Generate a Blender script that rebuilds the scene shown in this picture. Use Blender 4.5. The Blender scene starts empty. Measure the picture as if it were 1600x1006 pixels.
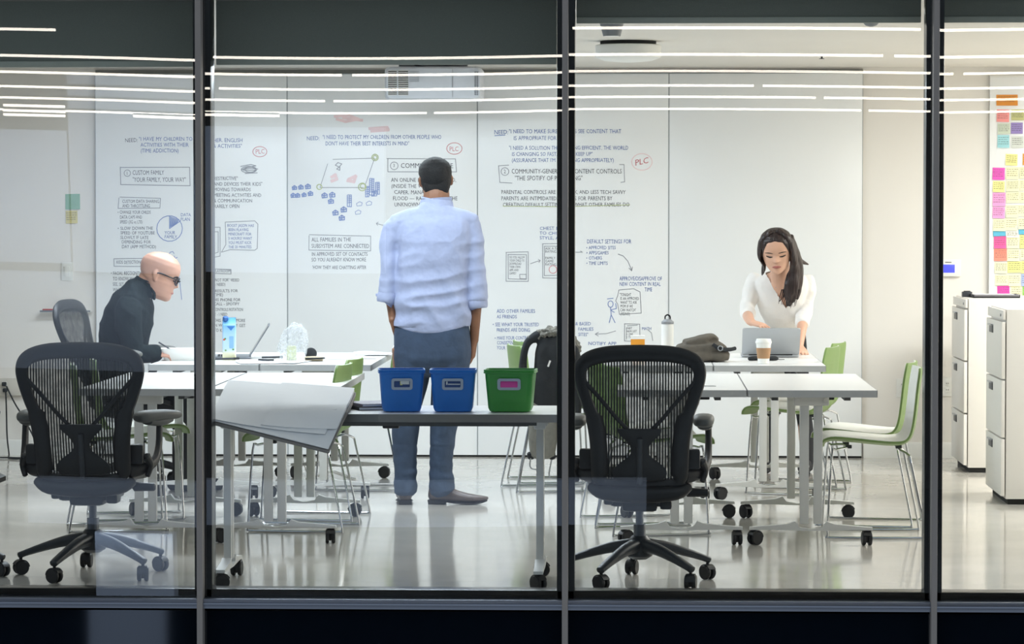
import bpy, bmesh, math, random
from mathutils import Vector, Matrix, noise
random.seed(7)
C = bpy.context.scene.collection
PI = math.pi
V = Vector
# ------------------------------------------------------------------ camera
F_PX, CAM = 5000.0, V((0.0, -12.9, 1.58))
_p = math.atan(176/F_PX); _y = math.atan(200/F_PX*math.cos(_p))
FH = V((-math.sin(_y), math.cos(_y), 0)); RT = V((math.cos(_y), math.sin(_y), 0))
FW = (FH*math.cos(_p) - V((0, 0, math.sin(_p)))).normalized(); UP = RT.cross(FW)
cam = bpy.data.objects.new('camera', bpy.data.cameras.new('camera')); C.objects.link(cam)
cam.data.sensor_width = 36; cam.data.lens = F_PX/1600*36; cam.data.clip_end = 300; cam.data.clip_start = .1
cam.matrix_world = Matrix(((RT.x, UP.x, -FW.x, CAM.x), (RT.y, UP.y, -FW.y, CAM.y), (RT.z, UP.z, -FW.z, CAM.z), (0, 0, 0, 1)))
bpy.context.scene.camera = cam
def at(px, py, Y):
    d = FW*F_PX + RT*(px-800) + UP*(503-py)
    return CAM + d*((Y-CAM.y)/d.y)
def X_at(px, Y): return at(px, 327, Y).x
# ------------------------------------------------------------------ world, lamps, exposure
S = bpy.context.scene
S.view_settings.view_transform = 'Standard'; S.view_settings.look = 'None'
S.view_settings.gamma = 1; S.view_settings.use_curve_mapping = False
S.view_settings.exposure = EXPOSURE = 0.26
w = bpy.data.worlds.new('dusk_sky'); S.world = w; w.use_nodes = True
w.node_tree.nodes['Background'].inputs[0].default_value = (.6, .68, .8, 1)
w.node_tree.nodes['Background'].inputs[1].default_value = .6
S.cycles.transparent_max_bounces = 24
S.cycles.max_bounces = 10; S.cycles.diffuse_bounces = 6
def area(name, loc, sx, sy, energy, col=(1, .97, .93), tgt=None):
    l = bpy.data.lights.new(name, 'AREA'); l.shape = 'RECTANGLE'; l.size = sx; l.size_y = sy; l.energy = energy; l.color = col
    o = bpy.data.objects.new(name, l); C.objects.link(o); o.location = loc
    if tgt is not None: o.rotation_euler = (V(tgt)-V(loc)).to_track_quat('-Z', 'Y').to_euler()
    return o
area('ceiling_lamp', (-.6, 1.0, 2.44), 7.5, .3, 14)                  # soffit row by the glass, above the blinds' hems
area('ceiling_lamp', (-1.8, 3.2, 2.44), 2.6, .4, 58, (.82, .905, 1))                 # rows over the left half of the room
area('ceiling_lamp', (-1.75, 5.2, 2.44), 2.5, .4, 74, (.82, .905, 1))
area('ceiling_lamp', (3.7, 3.4, 2.44), 2.6, .5, 92)                  # rows in the right bay, beyond the frame
area('ceiling_lamp', (3.8, 5.6, 2.44), 2.4, .5, 114)
# ------------------------------------------------------------------ materials
def lin(h):
    if not isinstance(h, str): return tuple(h)
    h = h.lstrip('#'); r = [int(h[i:i+2], 16)/255 for i in (0, 2, 4)]
    return tuple(x/12.92 if x <= .04045 else ((x+.055)/1.055)**2.4 for x in r)
MATS = {}
def mat(name, col, rough=.5, metal=0, var=.06, scale=18, bump=0, bscale=60, coat=0, emit=0, spec=None, alpha=1, stretch=None, bdist=.01):
    m = bpy.data.materials.new(name); m.use_nodes = True; nt = m.node_tree; b = nt.nodes['Principled BSDF']
    c = lin(col)
    tc = nt.nodes.new('ShaderNodeTexCoord'); n = nt.nodes.new('ShaderNodeTexNoise'); n.inputs['Scale'].default_value = scale; n.inputs['Detail'].default_value = 4
    src = tc.outputs['Object']
    if stretch:
        mp = nt.nodes.new('ShaderNodeMapping'); mp.inputs['Scale'].default_value = stretch
        nt.links.new(src, mp.inputs[0]); src = mp.outputs[0]
    nt.links.new(src, n.inputs['Vector'])
    r = nt.nodes.new('ShaderNodeValToRGB'); r.color_ramp.elements[0].position = .3; r.color_ramp.elements[1].position = .7
    r.color_ramp.elements[0].color = (*[max(0, x*(1-var)) for x in c], 1); r.color_ramp.elements[1].color = (*[min(1, x*(1+var)) for x in c], 1)
    nt.links.new(n.outputs['Fac'], r.inputs[0]); nt.links.new(r.outputs[0], b.inputs['Base Color'])
    b.inputs['Roughness'].default_value = rough; b.inputs['Metallic'].default_value = metal
    if spec is not None: b.inputs['Specular IOR Level'].default_value = spec
    if coat: b.inputs['Coat Weight'].default_value = coat; b.inputs['Coat Roughness'].default_value = .08
    if emit: nt.links.new(r.outputs[0], b.inputs['Emission Color']); b.inputs['Emission Strength'].default_value = emit
    b.inputs['Alpha'].default_value = alpha
    if bump:
        n2 = nt.nodes.new('ShaderNodeTexNoise'); n2.inputs['Scale'].default_value = bscale; n2.inputs['Detail'].default_value = 3
        nt.links.new(src, n2.inputs['Vector'])
        bp = nt.nodes.new('ShaderNodeBump'); bp.inputs['Strength'].default_value = bump; bp.inputs['Distance'].default_value = bdist
        nt.links.new(n2.outputs['Fac'], bp.inputs['Height']); nt.links.new(bp.outputs[0], b.inputs['Normal'])
    MATS[name] = m
    return m
def glass_mat():
    m = bpy.data.materials.new('window_glass'); m.use_nodes = True; nt = m.node_tree; nt.nodes.clear()
    o = nt.nodes.new('ShaderNodeOutputMaterial'); mx = nt.nodes.new('ShaderNodeMixShader')
    t = nt.nodes.new('ShaderNodeBsdfTransparent'); t.inputs[0].default_value = (.965, .985, .98, 1)
    g = nt.nodes.new('ShaderNodeBsdfGlossy'); g.inputs['Roughness'].default_value = 0; g.inputs[0].default_value = (1, 1, 1, 1)
    fr = nt.nodes.new('ShaderNodeFresnel'); fr.inputs[0].default_value = 1.55
    ge = nt.nodes.new('ShaderNodeNewGeometry')
    a = nt.nodes.new('ShaderNodeMath'); a.operation = 'SUBTRACT'; a.inputs[0].default_value = 1; nt.links.new(ge.outputs['Backfacing'], a.inputs[1])
    b = nt.nodes.new('ShaderNodeMath'); b.operation = 'MULTIPLY'; nt.links.new(fr.outputs[0], b.inputs[0]); nt.links.new(a.outputs[0], b.inputs[1])
    d = nt.nodes.new('ShaderNodeMath'); d.operation = 'MULTIPLY'; d.inputs[1].default_value = 1.9; d.use_clamp = True; nt.links.new(b.outputs[0], d.inputs[0])
    nt.links.new(d.outputs[0], mx.inputs[0]); nt.links.new(t.outputs[0], mx.inputs[1]); nt.links.new(g.outputs[0], mx.inputs[2]); nt.links.new(mx.outputs[0], o.inputs[0])
    return m
def floor_mat():
    m = mat('polished_concrete', '#c4c0b8', .12, var=.10, scale=1.3)
    nt = m.node_tree; b = nt.nodes['Principled BSDF']; tc = nt.nodes['Texture Coordinate']
    n = nt.nodes.new('ShaderNodeTexNoise'); n.inputs['Scale'].default_value = 5; n.inputs['Detail'].default_value = 8
    nt.links.new(tc.outputs['Object'], n.inputs['Vector'])
    mr = nt.nodes.new('ShaderNodeMapRange'); mr.inputs[1].default_value = .3; mr.inputs[2].default_value = .75; mr.inputs[3].default_value = .08; mr.inputs[4].default_value = .14
    nt.links.new(n.outputs['Fac'], mr.inputs[0]); nt.links.new(mr.outputs[0], b.inputs['Roughness'])
    n3 = nt.nodes.new('ShaderNodeTexNoise'); n3.inputs['Scale'].default_value = 3.2; n3.inputs['Detail'].default_value = 2; nt.links.new(tc.outputs['Object'], n3.inputs['Vector'])
    bp = nt.nodes.new('ShaderNodeBump'); bp.inputs['Strength'].default_value = .006; bp.inputs['Distance'].default_value = .012
    nt.links.new(n3.outputs['Fac'], bp.inputs['Height']); nt.links.new(bp.outputs[0], b.inputs['Normal'])
    return m
def sheer_mat(name, col, fac):
    m = bpy.data.materials.new(name); m.use_nodes = True; nt = m.node_tree; b = nt.nodes['Principled BSDF']
    b.inputs['Base Color'].default_value = (*lin(col), 1); b.inputs['Roughness'].default_value = .5
    t = nt.nodes.new('ShaderNodeBsdfTransparent'); mx = nt.nodes.new('ShaderNodeMixShader')
    n = nt.nodes.new('ShaderNodeTexNoise'); n.inputs['Scale'].default_value = 14; mr = nt.nodes.new('ShaderNodeMapRange')
    mr.inputs[3].default_value = max(0, fac-.12); mr.inputs[4].default_value = min(1, fac+.12); mr.inputs[1].default_value = .3; mr.inputs[2].default_value = .7
    nt.links.new(n.outputs['Fac'], mr.inputs[0]); nt.links.new(mr.outputs[0], mx.inputs[0])
    nt.links.new(t.outputs[0], mx.inputs[1]); nt.links.new(b.outputs[0], mx.inputs[2]); nt.links.new(mx.outputs[0], nt.nodes['Material Output'].inputs[0])
    return m
# ------------------------------------------------------------------ shape helpers (each adds to a bmesh)
def NB(): return bmesh.new()
def box(bm, c, s, R=None, bev=0):
    r = bmesh.ops.create_cube(bm, size=1); vs = r['verts']
    for v in vs: v.co = V((v.co.x*s[0], v.co.y*s[1], v.co.z*s[2]))
    if bev:
        es = list({e for v in vs for e in v.link_edges})
        q = bmesh.ops.bevel(bm, geom=es, offset=bev, segments=2, affect='EDGES', profile=.6); vs = list({v for f in q['faces'] for v in f.verts} | {v for v in vs if v.is_valid})
    for v in vs: v.co = (R @ v.co if R else v.co) + V(c)
    return vs
def frame_of(t, side):
    t = t.normalized(); a = side - t*side.dot(t)
    if a.length < 1e-4: a = t.orthogonal()
    a.normalize(); return a, t.cross(a)
def catmull(P, k):
    if k <= 1 or len(P) < 3: return [tuple(x) for x in P]
    out = []; n = len(P)
    for i in range(n-1):
        p0, p1, p2, p3 = P[max(i-1, 0)], P[i], P[i+1], P[min(i+2, n-1)]
        for j in range(k):
            t = j/k
            out.append(tuple(.5*(2*b + (c-a)*t + (2*a-5*b+4*c-d)*t*t + (3*b-a-3*c+d)*t**3) for a, b, c, d in zip(p0, p1, p2, p3)))
    out.append(tuple(P[-1])); return out
def loft(bm, rows, side=V((1, 0, 0)), n=14, k=3, cap=True, power=2.0, dome=.35):
    """rows: (x, y, z, ra, rb): ra along side, rb across; smooth tube through them"""
    R = catmull(rows, k); pts = [V(r[:3]) for r in R]; rings = []
    def ring(c, a, b, ra, rb):
        o = []
        for i in range(n):
            t = 2*PI*i/n; ct, st = math.cos(t), math.sin(t)
            e = 2/power
            o.append(bm.verts.new(c + a*(ra*math.copysign(abs(ct)**e, ct)) + b*(rb*math.copysign(abs(st)**e, st))))
        return o
    N = len(pts)
    for i, c in enumerate(pts):
        t = pts[min(i+1, N-1)]-pts[max(i-1, 0)]
        a, b = frame_of(t, side)
        if i == 0 and cap and dome: rings.append(ring(c - t.normalized()*dome*min(R[i][3:5]), a, b, R[i][3]*.6, R[i][4]*.6))
        rings.append(ring(c, a, b, max(R[i][3], 1e-4), max(R[i][4], 1e-4)))
        if i == N-1 and cap and dome: rings.append(ring(c + t.normalized()*dome*min(R[i][3:5]), a, b, R[i][3]*.6, R[i][4]*.6))
    for p, q in zip(rings, rings[1:]):
        for i in range(n): bm.faces.new((p[i], p[(i+1) % n], q[(i+1) % n], q[i]))
    if cap: bm.faces.new(rings[0][::-1]); bm.faces.new(rings[-1])
def tube(bm, pts, r, n=8, k=1, cap=True, r2=None):
    P = catmull([tuple(p) for p in pts], k); N = len(P)
    loft(bm, [(*p, r + ((r2-r)*i/(N-1) if r2 is not None else 0), r + ((r2-r)*i/(N-1) if r2 is not None else 0)) for i, p in enumerate(P)],
         side=V((.31, .73, .6)), n=n, k=1, cap=cap, dome=0)
def cyl(bm, a, b, r, n=16, r2=None): tube(bm, (a, b), r, n, 1, True, r2)
def lathe(bm, prof, n=20, loc=(0, 0, 0), R=None):
    rings = []
    for r, z in prof:
        rings.append([bm.verts.new((R @ V((r*math.cos(2*PI*i/n), r*math.sin(2*PI*i/n), z)) if R else V((r*math.cos(2*PI*i/n), r*math.sin(2*PI*i/n), z))) + V(loc)) for i in range(n)])
    for p, q in zip(rings, rings[1:]):
        for i in range(n): bm.faces.new((p[i], p[(i+1) % n], q[(i+1) % n], q[i]))
    bm.faces.new(rings[0][::-1]); bm.faces.new(rings[-1])
def prism(bm, out, fn, d):
    """outline of 2-D points, fn(u, v, w) -> point, extruded w from 0 to d"""
    a = [bm.verts.new(fn(u, v, 0)) for u, v in out]; b = [bm.verts.new(fn(u, v, d)) for u, v in out]
    n = len(out); bm.faces.new(a); bm.faces.new(b[::-1])
    for i in range(n): bm.faces.new((a[i], b[i], b[(i+1) % n], a[(i+1) % n]))
def rrect(hw, hh, r, n=4):
    o = []
    for cx, cy, a0 in ((hw-r, hh-r, 0), (-hw+r, hh-r, 90), (-hw+r, -hh+r, 180), (hw-r, -hh+r, 270)):
        for i in range(n+1):
            a = math.radians(a0+90*i/n); o.append((cx+r*math.cos(a), cy+r*math.sin(a)))
    return o
def sheet(bm, fn, nu, nv, th=None):
    """grid fn(u, v) for u, v in 0..1; th thickens it (fn2 offset vector function or number along normal)"""
    g = [[bm.verts.new(fn(i/nu, j/nv)) for j in range(nv+1)] for i in range(nu+1)]
    fs = [bm.faces.new((g[i][j], g[i+1][j], g[i+1][j+1], g[i][j+1])) for i in range(nu) for j in range(nv)]
    if th:
        bmesh.ops.recalc_face_normals(bm, faces=fs)
        bmesh.ops.solidify(bm, geom=fs, thickness=th)
    return g
def fin(bm, ang=38):
    bmesh.ops.remove_doubles(bm, verts=bm.verts, dist=1e-5)
    bmesh.ops.recalc_face_normals(bm, faces=bm.faces)
    for f in bm.faces: f.smooth = True
    for e in bm.edges: e.smooth = e.calc_face_angle(0) < math.radians(ang)
def obj(name, bm, m, parent=None, ang=38, recalc=True):
    if recalc: fin(bm, ang)
    me = bpy.data.meshes.new(name); bm.to_mesh(me); bm.free()
    if isinstance(m, (list, tuple)):
        for x in m: me.materials.append(x)
    elif m: me.materials.append(m)
    o = bpy.data.objects.new(name, me); C.objects.link(o)
    if parent: o.parent = parent
    return o
def thing(name, label, cat, loc=(0, 0, 0), rz=0, group=None):
    o = bpy.data.objects.new(name, None); C.objects.link(o); o.location = loc; o.rotation_euler = (0, 0, rz); o.empty_display_size = .1
    o['label'] = label; o['category'] = cat
    if group: o['group'] = group
    return o
def tag(o, label, cat, group=None):
    o['label'] = label; o['category'] = cat
    if group: o['group'] = group
    return o
def struct(o): o['kind'] = 'structure'; return o
def holder(name, loc=(0, 0, 0)):
    o = bpy.data.objects.new(name, None); C.objects.link(o); o.location = loc; o['kind'] = 'structure'; return o
KIDS = {}
def dup(root, loc, rz, label):
    def cp(o, par):
        c = o.copy(); C.objects.link(c)
        if par: c.parent = par
        for ch in [x for x in bpy.data.objects if x.parent == o]: cp(ch, c)
        return c
    r = cp(root, None); r.location = loc; r.rotation_euler = (0, 0, rz); r['label'] = label
    return r
def remesh(bm, vox, smooth=4, disp=None):
    """voxel-join overlapping closed lofts into one continuous surface; returns a new bmesh"""
    bmesh.ops.recalc_face_normals(bm, faces=bm.faces)
    me = bpy.data.meshes.new('tmp'); bm.to_mesh(me); bm.free()
    o = bpy.data.objects.new('tmp', me); C.objects.link(o)
    r = o.modifiers.new('r', 'REMESH'); r.mode = 'VOXEL'; r.voxel_size = vox
    if smooth: s = o.modifiers.new('s', 'SMOOTH'); s.factor = .5; s.iterations = smooth
    dg = bpy.context.evaluated_depsgraph_get(); m2 = bpy.data.meshes.new_from_object(o.evaluated_get(dg))
    nb = bmesh.new(); nb.from_mesh(m2)
    bpy.data.objects.remove(o); bpy.data.meshes.remove(me); bpy.data.meshes.remove(m2)
    return nb
# ------------------------------------------------------------------ the setting
WALL = 7.5
m_wall = mat('wall_paint', '#e9e5df', .6, var=.015, scale=2)
m_ceil = mat('ceiling_paint', '#dedad3', .7, var=.02, scale=2)
m_board = mat('whiteboard_surface', '#f1f3f4', .22, var=.01, scale=1.5)
m_black = mat('black_frame', '#08090a', .25, var=.1)
m_alu = mat('anodised_aluminium', '#8f8a84', .5, .35, var=.08, scale=9, stretch=(1, 1, .1))
m_alu2 = mat('grey_aluminium', '#7e8590', .32, .85, var=.08, scale=6, stretch=(.1, 1, 1))
m_dark = mat('dark_gap', '#1c1d1c', .8)
m_span = mat('spandrel_glass', '#0a1119', .03, var=.1, spec=.9)
m_blind = mat('blind_fabric', '#74786f', .85, var=.08, scale=400, bump=.2, bscale=500)
m_hem = mat('blind_hem_bar', '#a3a69a', .4, var=.04)
m_white = mat('white_plastic', '#e8e8e4', .4, var=.02)
m_glass = glass_mat()
m_floor = floor_mat()
XL, XR = -7.2, 5.6
b = NB(); box(b, ((XL+XR)/2, 3.83, -.06), (XR-XL, 7.5, .12)); struct(obj('floor', b, m_floor))
b = NB(); box(b, ((XL+XR)/2, 3.83, 2.53), (XR-XL, 7.5, .1)); struct(obj('ceiling', b, m_ceil))
b = NB(); box(b, ((XL+XR)/2, WALL+.1, 1.24), (XR-XL, .2, 2.5)); struct(obj('wall_back', b, m_wall))
b = NB(); box(b, (XL-.05, 3.8, 1.24), (.1, 7.6, 2.5)); struct(obj('wall_left', b, m_wall))
b = NB(); box(b, (XR+.05, 3.8, 1.24), (.1, 7.6, 2.5)); struct(obj('wall_right', b, m_wall))
def bboard(x0, x1):
    b = NB(); prism(b, [(0, 0), (.016, 0), (.016, .085), (.006, .1), (0, .1)], lambda u, v, w: V((x0+w, WALL-u, v)), x1-x0); return b
xw = [X_at(p, 7.47) for p in (149, 449, 746, 1045, 1348)]
struct(obj('baseboard_left', bboard(XL, xw[0]-.01), m_white)); struct(obj('baseboard_right', bboard(xw[4]+.01, XR), m_white))
# facade: mullions (black box behind the glass, aluminium fin in front), transom, head, sill
fins = [X_at(p, -.03) for p in (313.5, 883.5, 1460)]
frm = [X_at(p, .03) for p in (318, 884.5, 1459)]
step = (fins[2]-fins[0])/2
fx = [fins[0]-step] + fins + [fins[2]+step]
for i, x in enumerate(fx):
    r = holder('trim_%d' % (i+1), (x, 0, 0))
    c = frm[i-1]-x if 1 <= i <= 3 else 0
    b = NB(); box(b, (c, .05, 1.1), (.072, .12, 2.9), bev=.004); obj('mullion_post', b, m_black, r)
    b = NB(); box(b, (0, -.065, 1.1), (.024, .07, 3.1), bev=.003); obj('mullion_fin', b, m_alu, r)
r = holder('trim_6', (0, 0, 0)); xm = (fx[0]+fx[4])/2; L = fx[4]-fx[0]+2
b = NB(); box(b, (xm, -.05, -.012), (L, .06, .040), bev=.004); obj('transom_cap', b, m_alu2, r)
b = NB(); tube(b, ((xm-L/2, -.082, -.012), (xm+L/2, -.082, -.012)), .0045, 8); obj('transom_ridge', b, m_alu2, r)
b = NB(); box(b, (xm, .045, -.005), (L, .11, .09), bev=.003); obj('sill_rail', b, m_black, r)
b = NB(); box(b, (xm, .10, .015), (L, .03, .030), bev=.003); obj('sill_lip', b, mat('sill_lip', '#5d6a66', .3, .3), r)
b = NB(); box(b, (xm, .03, 2.55), (L, .14, .12)); struct(obj('trim_7', b, m_black))
def pane(w, h, cfun):
    b = NB(); nx, nz = 26, 22
    def mk(y):
        return [[b.verts.new((-w/2+w*i/nx, y+cfun(2*i/nx-1, 2*j/nz-1), h*j/nz)) for j in range(nz+1)] for i in range(nx+1)]
    A, B = mk(0), mk(.012)
    for i in range(nx):
        for j in range(nz):
            b.faces.new((A[i][j], A[i+1][j], A[i+1][j+1], A[i][j+1])); b.faces.new((B[i][j], B[i][j+1], B[i+1][j+1], B[i+1][j]))
    for i in range(nx):
        for j in (0, nz): b.faces.new((A[i][j], B[i][j], B[i+1][j], A[i+1][j]))
    for j in range(nz):
        for i in (0, nx): b.faces.new((A[i][j], A[i][j+1], B[i][j+1], B[i][j]))
    return b
# slightly warped insulating glass: each pane bows in its own way (millimetres)
WARP = [lambda u, v: .0011*u*v + .0004*(u*u-1)*v, lambda u, v: -.0006*(u*u-1)*v - .0001*u*v, lambda u, v: .00035*u*v + .0003*(u*u-1)*v, lambda u, v: -.0006*u*v]
for i in range(4):
    x0, x1 = fx[i]+.012, fx[i+1]-.012
    r = holder('window_%d' % (i+1), ((x0+x1)/2, -.035, .012))
    obj('pane', pane(x1-x0, 2.52, WARP[i]), m_glass, r)
    r2 = holder('window_%d' % (i+5), ((x0+x1)/2, -.035, -1.05))
    b = NB(); box(b, (0, .006, .5), (x1-x0, .012, 1.01)); obj('spandrel_pane', b, m_span, r2)
    b = NB(); box(b, (0, .08, .5), (x1-x0, .06, 1.0)); obj('spandrel_backing', b, m_black, r2)
# roller blinds
for i, (zb, lab) in enumerate(((2.178, 'grey roller blind lowered furthest left in the window, above the seated man'), (2.186, 'grey roller blind lowered above the standing man and the projector'),
                               (2.352, 'grey roller blind raised almost fully above the woman with the laptop'), (2.352, 'grey roller blind raised in the narrow pane above the filing cabinets'))):
    x0, x1 = fx[i]+.04, fx[i+1]-.04
    r = thing('roller_blind', lab, 'blind', ((x0+x1)/2, .16, zb), 0, 'roller blinds along the glass')
    b = NB(); box(b, (0, 0, (2.45-zb)/2), (x1-x0, .003, 2.45-zb)); obj('fabric', b, m_blind, r)
    b = NB(); box(b, (0, 0, -.004), (x1-x0, .014, .026), bev=.005); obj('hem_bar', b, m_hem, r)
    b = NB(); cyl(b, (-(x1-x0)/2, 0, 2.455-zb), ((x1-x0)/2, 0, 2.455-zb), .024); obj('roller_tube', b, m_alu, r)
# whiteboards: four tall panels fixed to the wall
BY = WALL-.03
b = NB(); box(b, ((xw[0]+xw[4])/2, WALL-.006, .02), (xw[4]-xw[0], .012, .04)); struct(obj('trim_8', b, m_dark))  # near-black strip paints in the shadow gap under the boards
b = NB(); box(b, ((xw[0]+xw[4])/2, WALL-.004, 2.455), (xw[4]-xw[0], .008, .03)); struct(obj('trim_9', b, mat('painted_shadow_band', '#8d8d88', .7)))  # grey strip paints the shadow between board tops and ceiling
boards = []
for i, lab in enumerate(('tall whiteboard panel behind the seated man, with a drawn pie chart', 'tall whiteboard panel with blue house sketches, left of the standing man',
                         'tall whiteboard panel with stick figure drawing and long blue notes', 'blank tall whiteboard panel behind the woman')):
    x0, x1 = xw[i]+.002, xw[i+1]-.002
    r = thing('whiteboard', lab, 'whiteboard', ((x0+x1)/2, WALL-.0125, .012), 0, 'whiteboard panels on the back wall')
    b = NB(); box(b, (0, -.008, 1.214), (x1-x0, .016, 2.428), bev=.002); obj('board', b, m_board, r)
    b = NB()
    for s in (-1, 1): box(b, (s*(x1-x0)/2, -.008, 1.214), (.003, .018, 2.428))
    box(b, (0, -.008, 2.430), (x1-x0, .02, .006)); obj('edge_trim', b, mat('board_edge', '#a3a9ac', .5, 0), r)
    boards.append(r)
# ------------------------------------------------------------------ flip-top tables on castors
m_top = mat('white_laminate', '#eeeeec', .3, var=.01, scale=3)
m_edge = mat('grey_edge_band', '#b9bbbc', .45, var=.03)
m_leg = mat('white_powder_coat', '#d5d5d2', .38, var=.02)
m_under = mat('dark_underframe', '#4a4c4d', .5)
m_rub = mat('black_castor', '#1b1c1e', .45, var=.1)
m_chrome = mat('chrome', '#c9ccd0', .12, 1, var=.03)
m_metal = mat('satin_metal', '#a9adb2', .3, .9, var=.04)
def castor(bm, r=.033, w=.017):
    for s in (-1, 1):
        lathe(bm, [(r*.55, -w/2), (r*.92, -w/2), (r, -w*.25), (r, w*.25), (r*.9, w/2), (r*.4, w/2)], 18, (s*(w*.5+.006), 0, r), Matrix.Rotation(PI/2, 3, 'Y'))
    box(bm, (0, .004, r*1.15), (.012, r*1.2, r*1.5), bev=.003)
    arc = [((r+.004)*math.cos(math.radians(d)), (r+.004)*math.sin(math.radians(d))) for d in range(5, 156, 15)] + [((r-.003)*math.cos(math.radians(d)), (r-.003)*math.sin(math.radians(d))) for d in range(155, 4, -15)]
    prism(bm, arc, lambda u, v, q: V((-.019+q, u, r+v)), .038)          # hood over the wheels
    cyl(bm, (0, 0, r*1.8), (0, 0, r*2.45), .007, 10)
TW, TL, TH = .606, 1.52, .735
def make_table(label, group):
    t = thing('flip_top_table', label, 'table', (0, 0, 0), 0, group)
    b = NB(); box(b, (0, 0, TH-.0155), (TW-.006, TL-.006, .031)); obj('tabletop', b, m_top, t)
    b = NB()
    for s in (-1, 1): box(b, (s*(TW/2-.0015), 0, TH-.0165), (.003, TL, .033)); box(b, (0, s*(TL/2-.0015), TH-.0165), (TW, .003, .033))
    obj('edge_band', b, m_edge, t)
    b = NB(); box(b, (0, 0, TH-.05), (.07, TL-.3, .035)); 
    for s in (-1, 1): box(b, (s*.17, 0, TH-.043), (.03, TL-.22, .022))
    obj('underframe', b, m_under, t)
    b = NB(); box(b, (.12, -.02, TH-.062), (.05, .07, .05), bev=.006); obj('latch', b, m_rub, t)
    for s in (-1, 1):
        y = s*(TL/2-.10)
        b = NB()
        for k in (-1, 1):
            box(b, (k*.032, y, .40), (.042, .032, .60), bev=.006)
        # foot: one arched arm each way from the columns
        pts = [(0, .075), (.055, .085), (.075, .112), (.11, .1), (.2, .092), (.288, .085), (.29, .072), (.2, .073), (.08, .07), (0, .068)]
        out = [(x, z) for x, z in pts] + [(-x, z) for x, z in pts[::-1]][1:-1]
        prism(b, out, lambda u, v, w: V((u, y-.02+w, v)), .04)
        leg = obj('leg', b, m_leg, t, 30)
        b = NB(); box(b, (0, y-.0, TH-.055), (.165, .05, .044), bev=.008)
        for k in (-1, 1): cyl(b, (k*.066, y-.032, TH-.052), (k*.066, y+.03, TH-.052), .012, 12)
        obj('bracket', b, m_leg, leg)
        for k in (-1, 1):
            b = NB(); castor(b)
            bmesh.ops.rotate(b, verts=b.verts, matrix=Matrix.Rotation(k*.5+s*.7+.3, 3, 'Z')); bmesh.ops.translate(b, verts=b.verts, vec=(k*.262, y, 0))
            obj('castor', b, m_rub, leg)
    return t
def place_tables():
    L = []
    # (px of centre at the front edge, Y of front edge, label)
    spec = [(1270.5, 2.07, 'right white flip-top table of the front pair near the right green chairs', 'right'), (1066, 2.07, 'white flip-top table behind the right-hand black mesh chair, left of its front pair', 'right'),
            (425, 2.07, 'white flip-top table of the near left pair, behind the draped boards', 'left'), (221, 2.07, 'white flip-top table seen through the left black mesh chair', 'left'),
            (1203.5, 4.42, 'white flip-top table carrying the silver laptop and paper cup', 'right'), (1027, 4.42, 'white flip-top table carrying the folded grey bag and white bottle', 'right'),
            (492, 4.42, 'white flip-top table carrying the plastic bag and loose papers', 'left'), (317, 4.42, 'white flip-top table in front of the seated man with the white food tray', 'left')]
    p = None
    for px, Y, lab, side in spec:
        loc = (X_at(px, Y), Y+TL/2, 0); g = 'white tables on the %s side of the room' % side
        if p is None: p = make_table(lab, g); p.location = loc; o = p
        else: o = dup(p, loc, 0, lab); o['group'] = g
        L.append(o)
    o = dup(p, (X_at(598, .5), .56, 0), PI/2, 'table nearest the glass, carrying the three coloured bins'); del o['group']
    L.append(o); return L
tables = place_tables()
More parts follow.
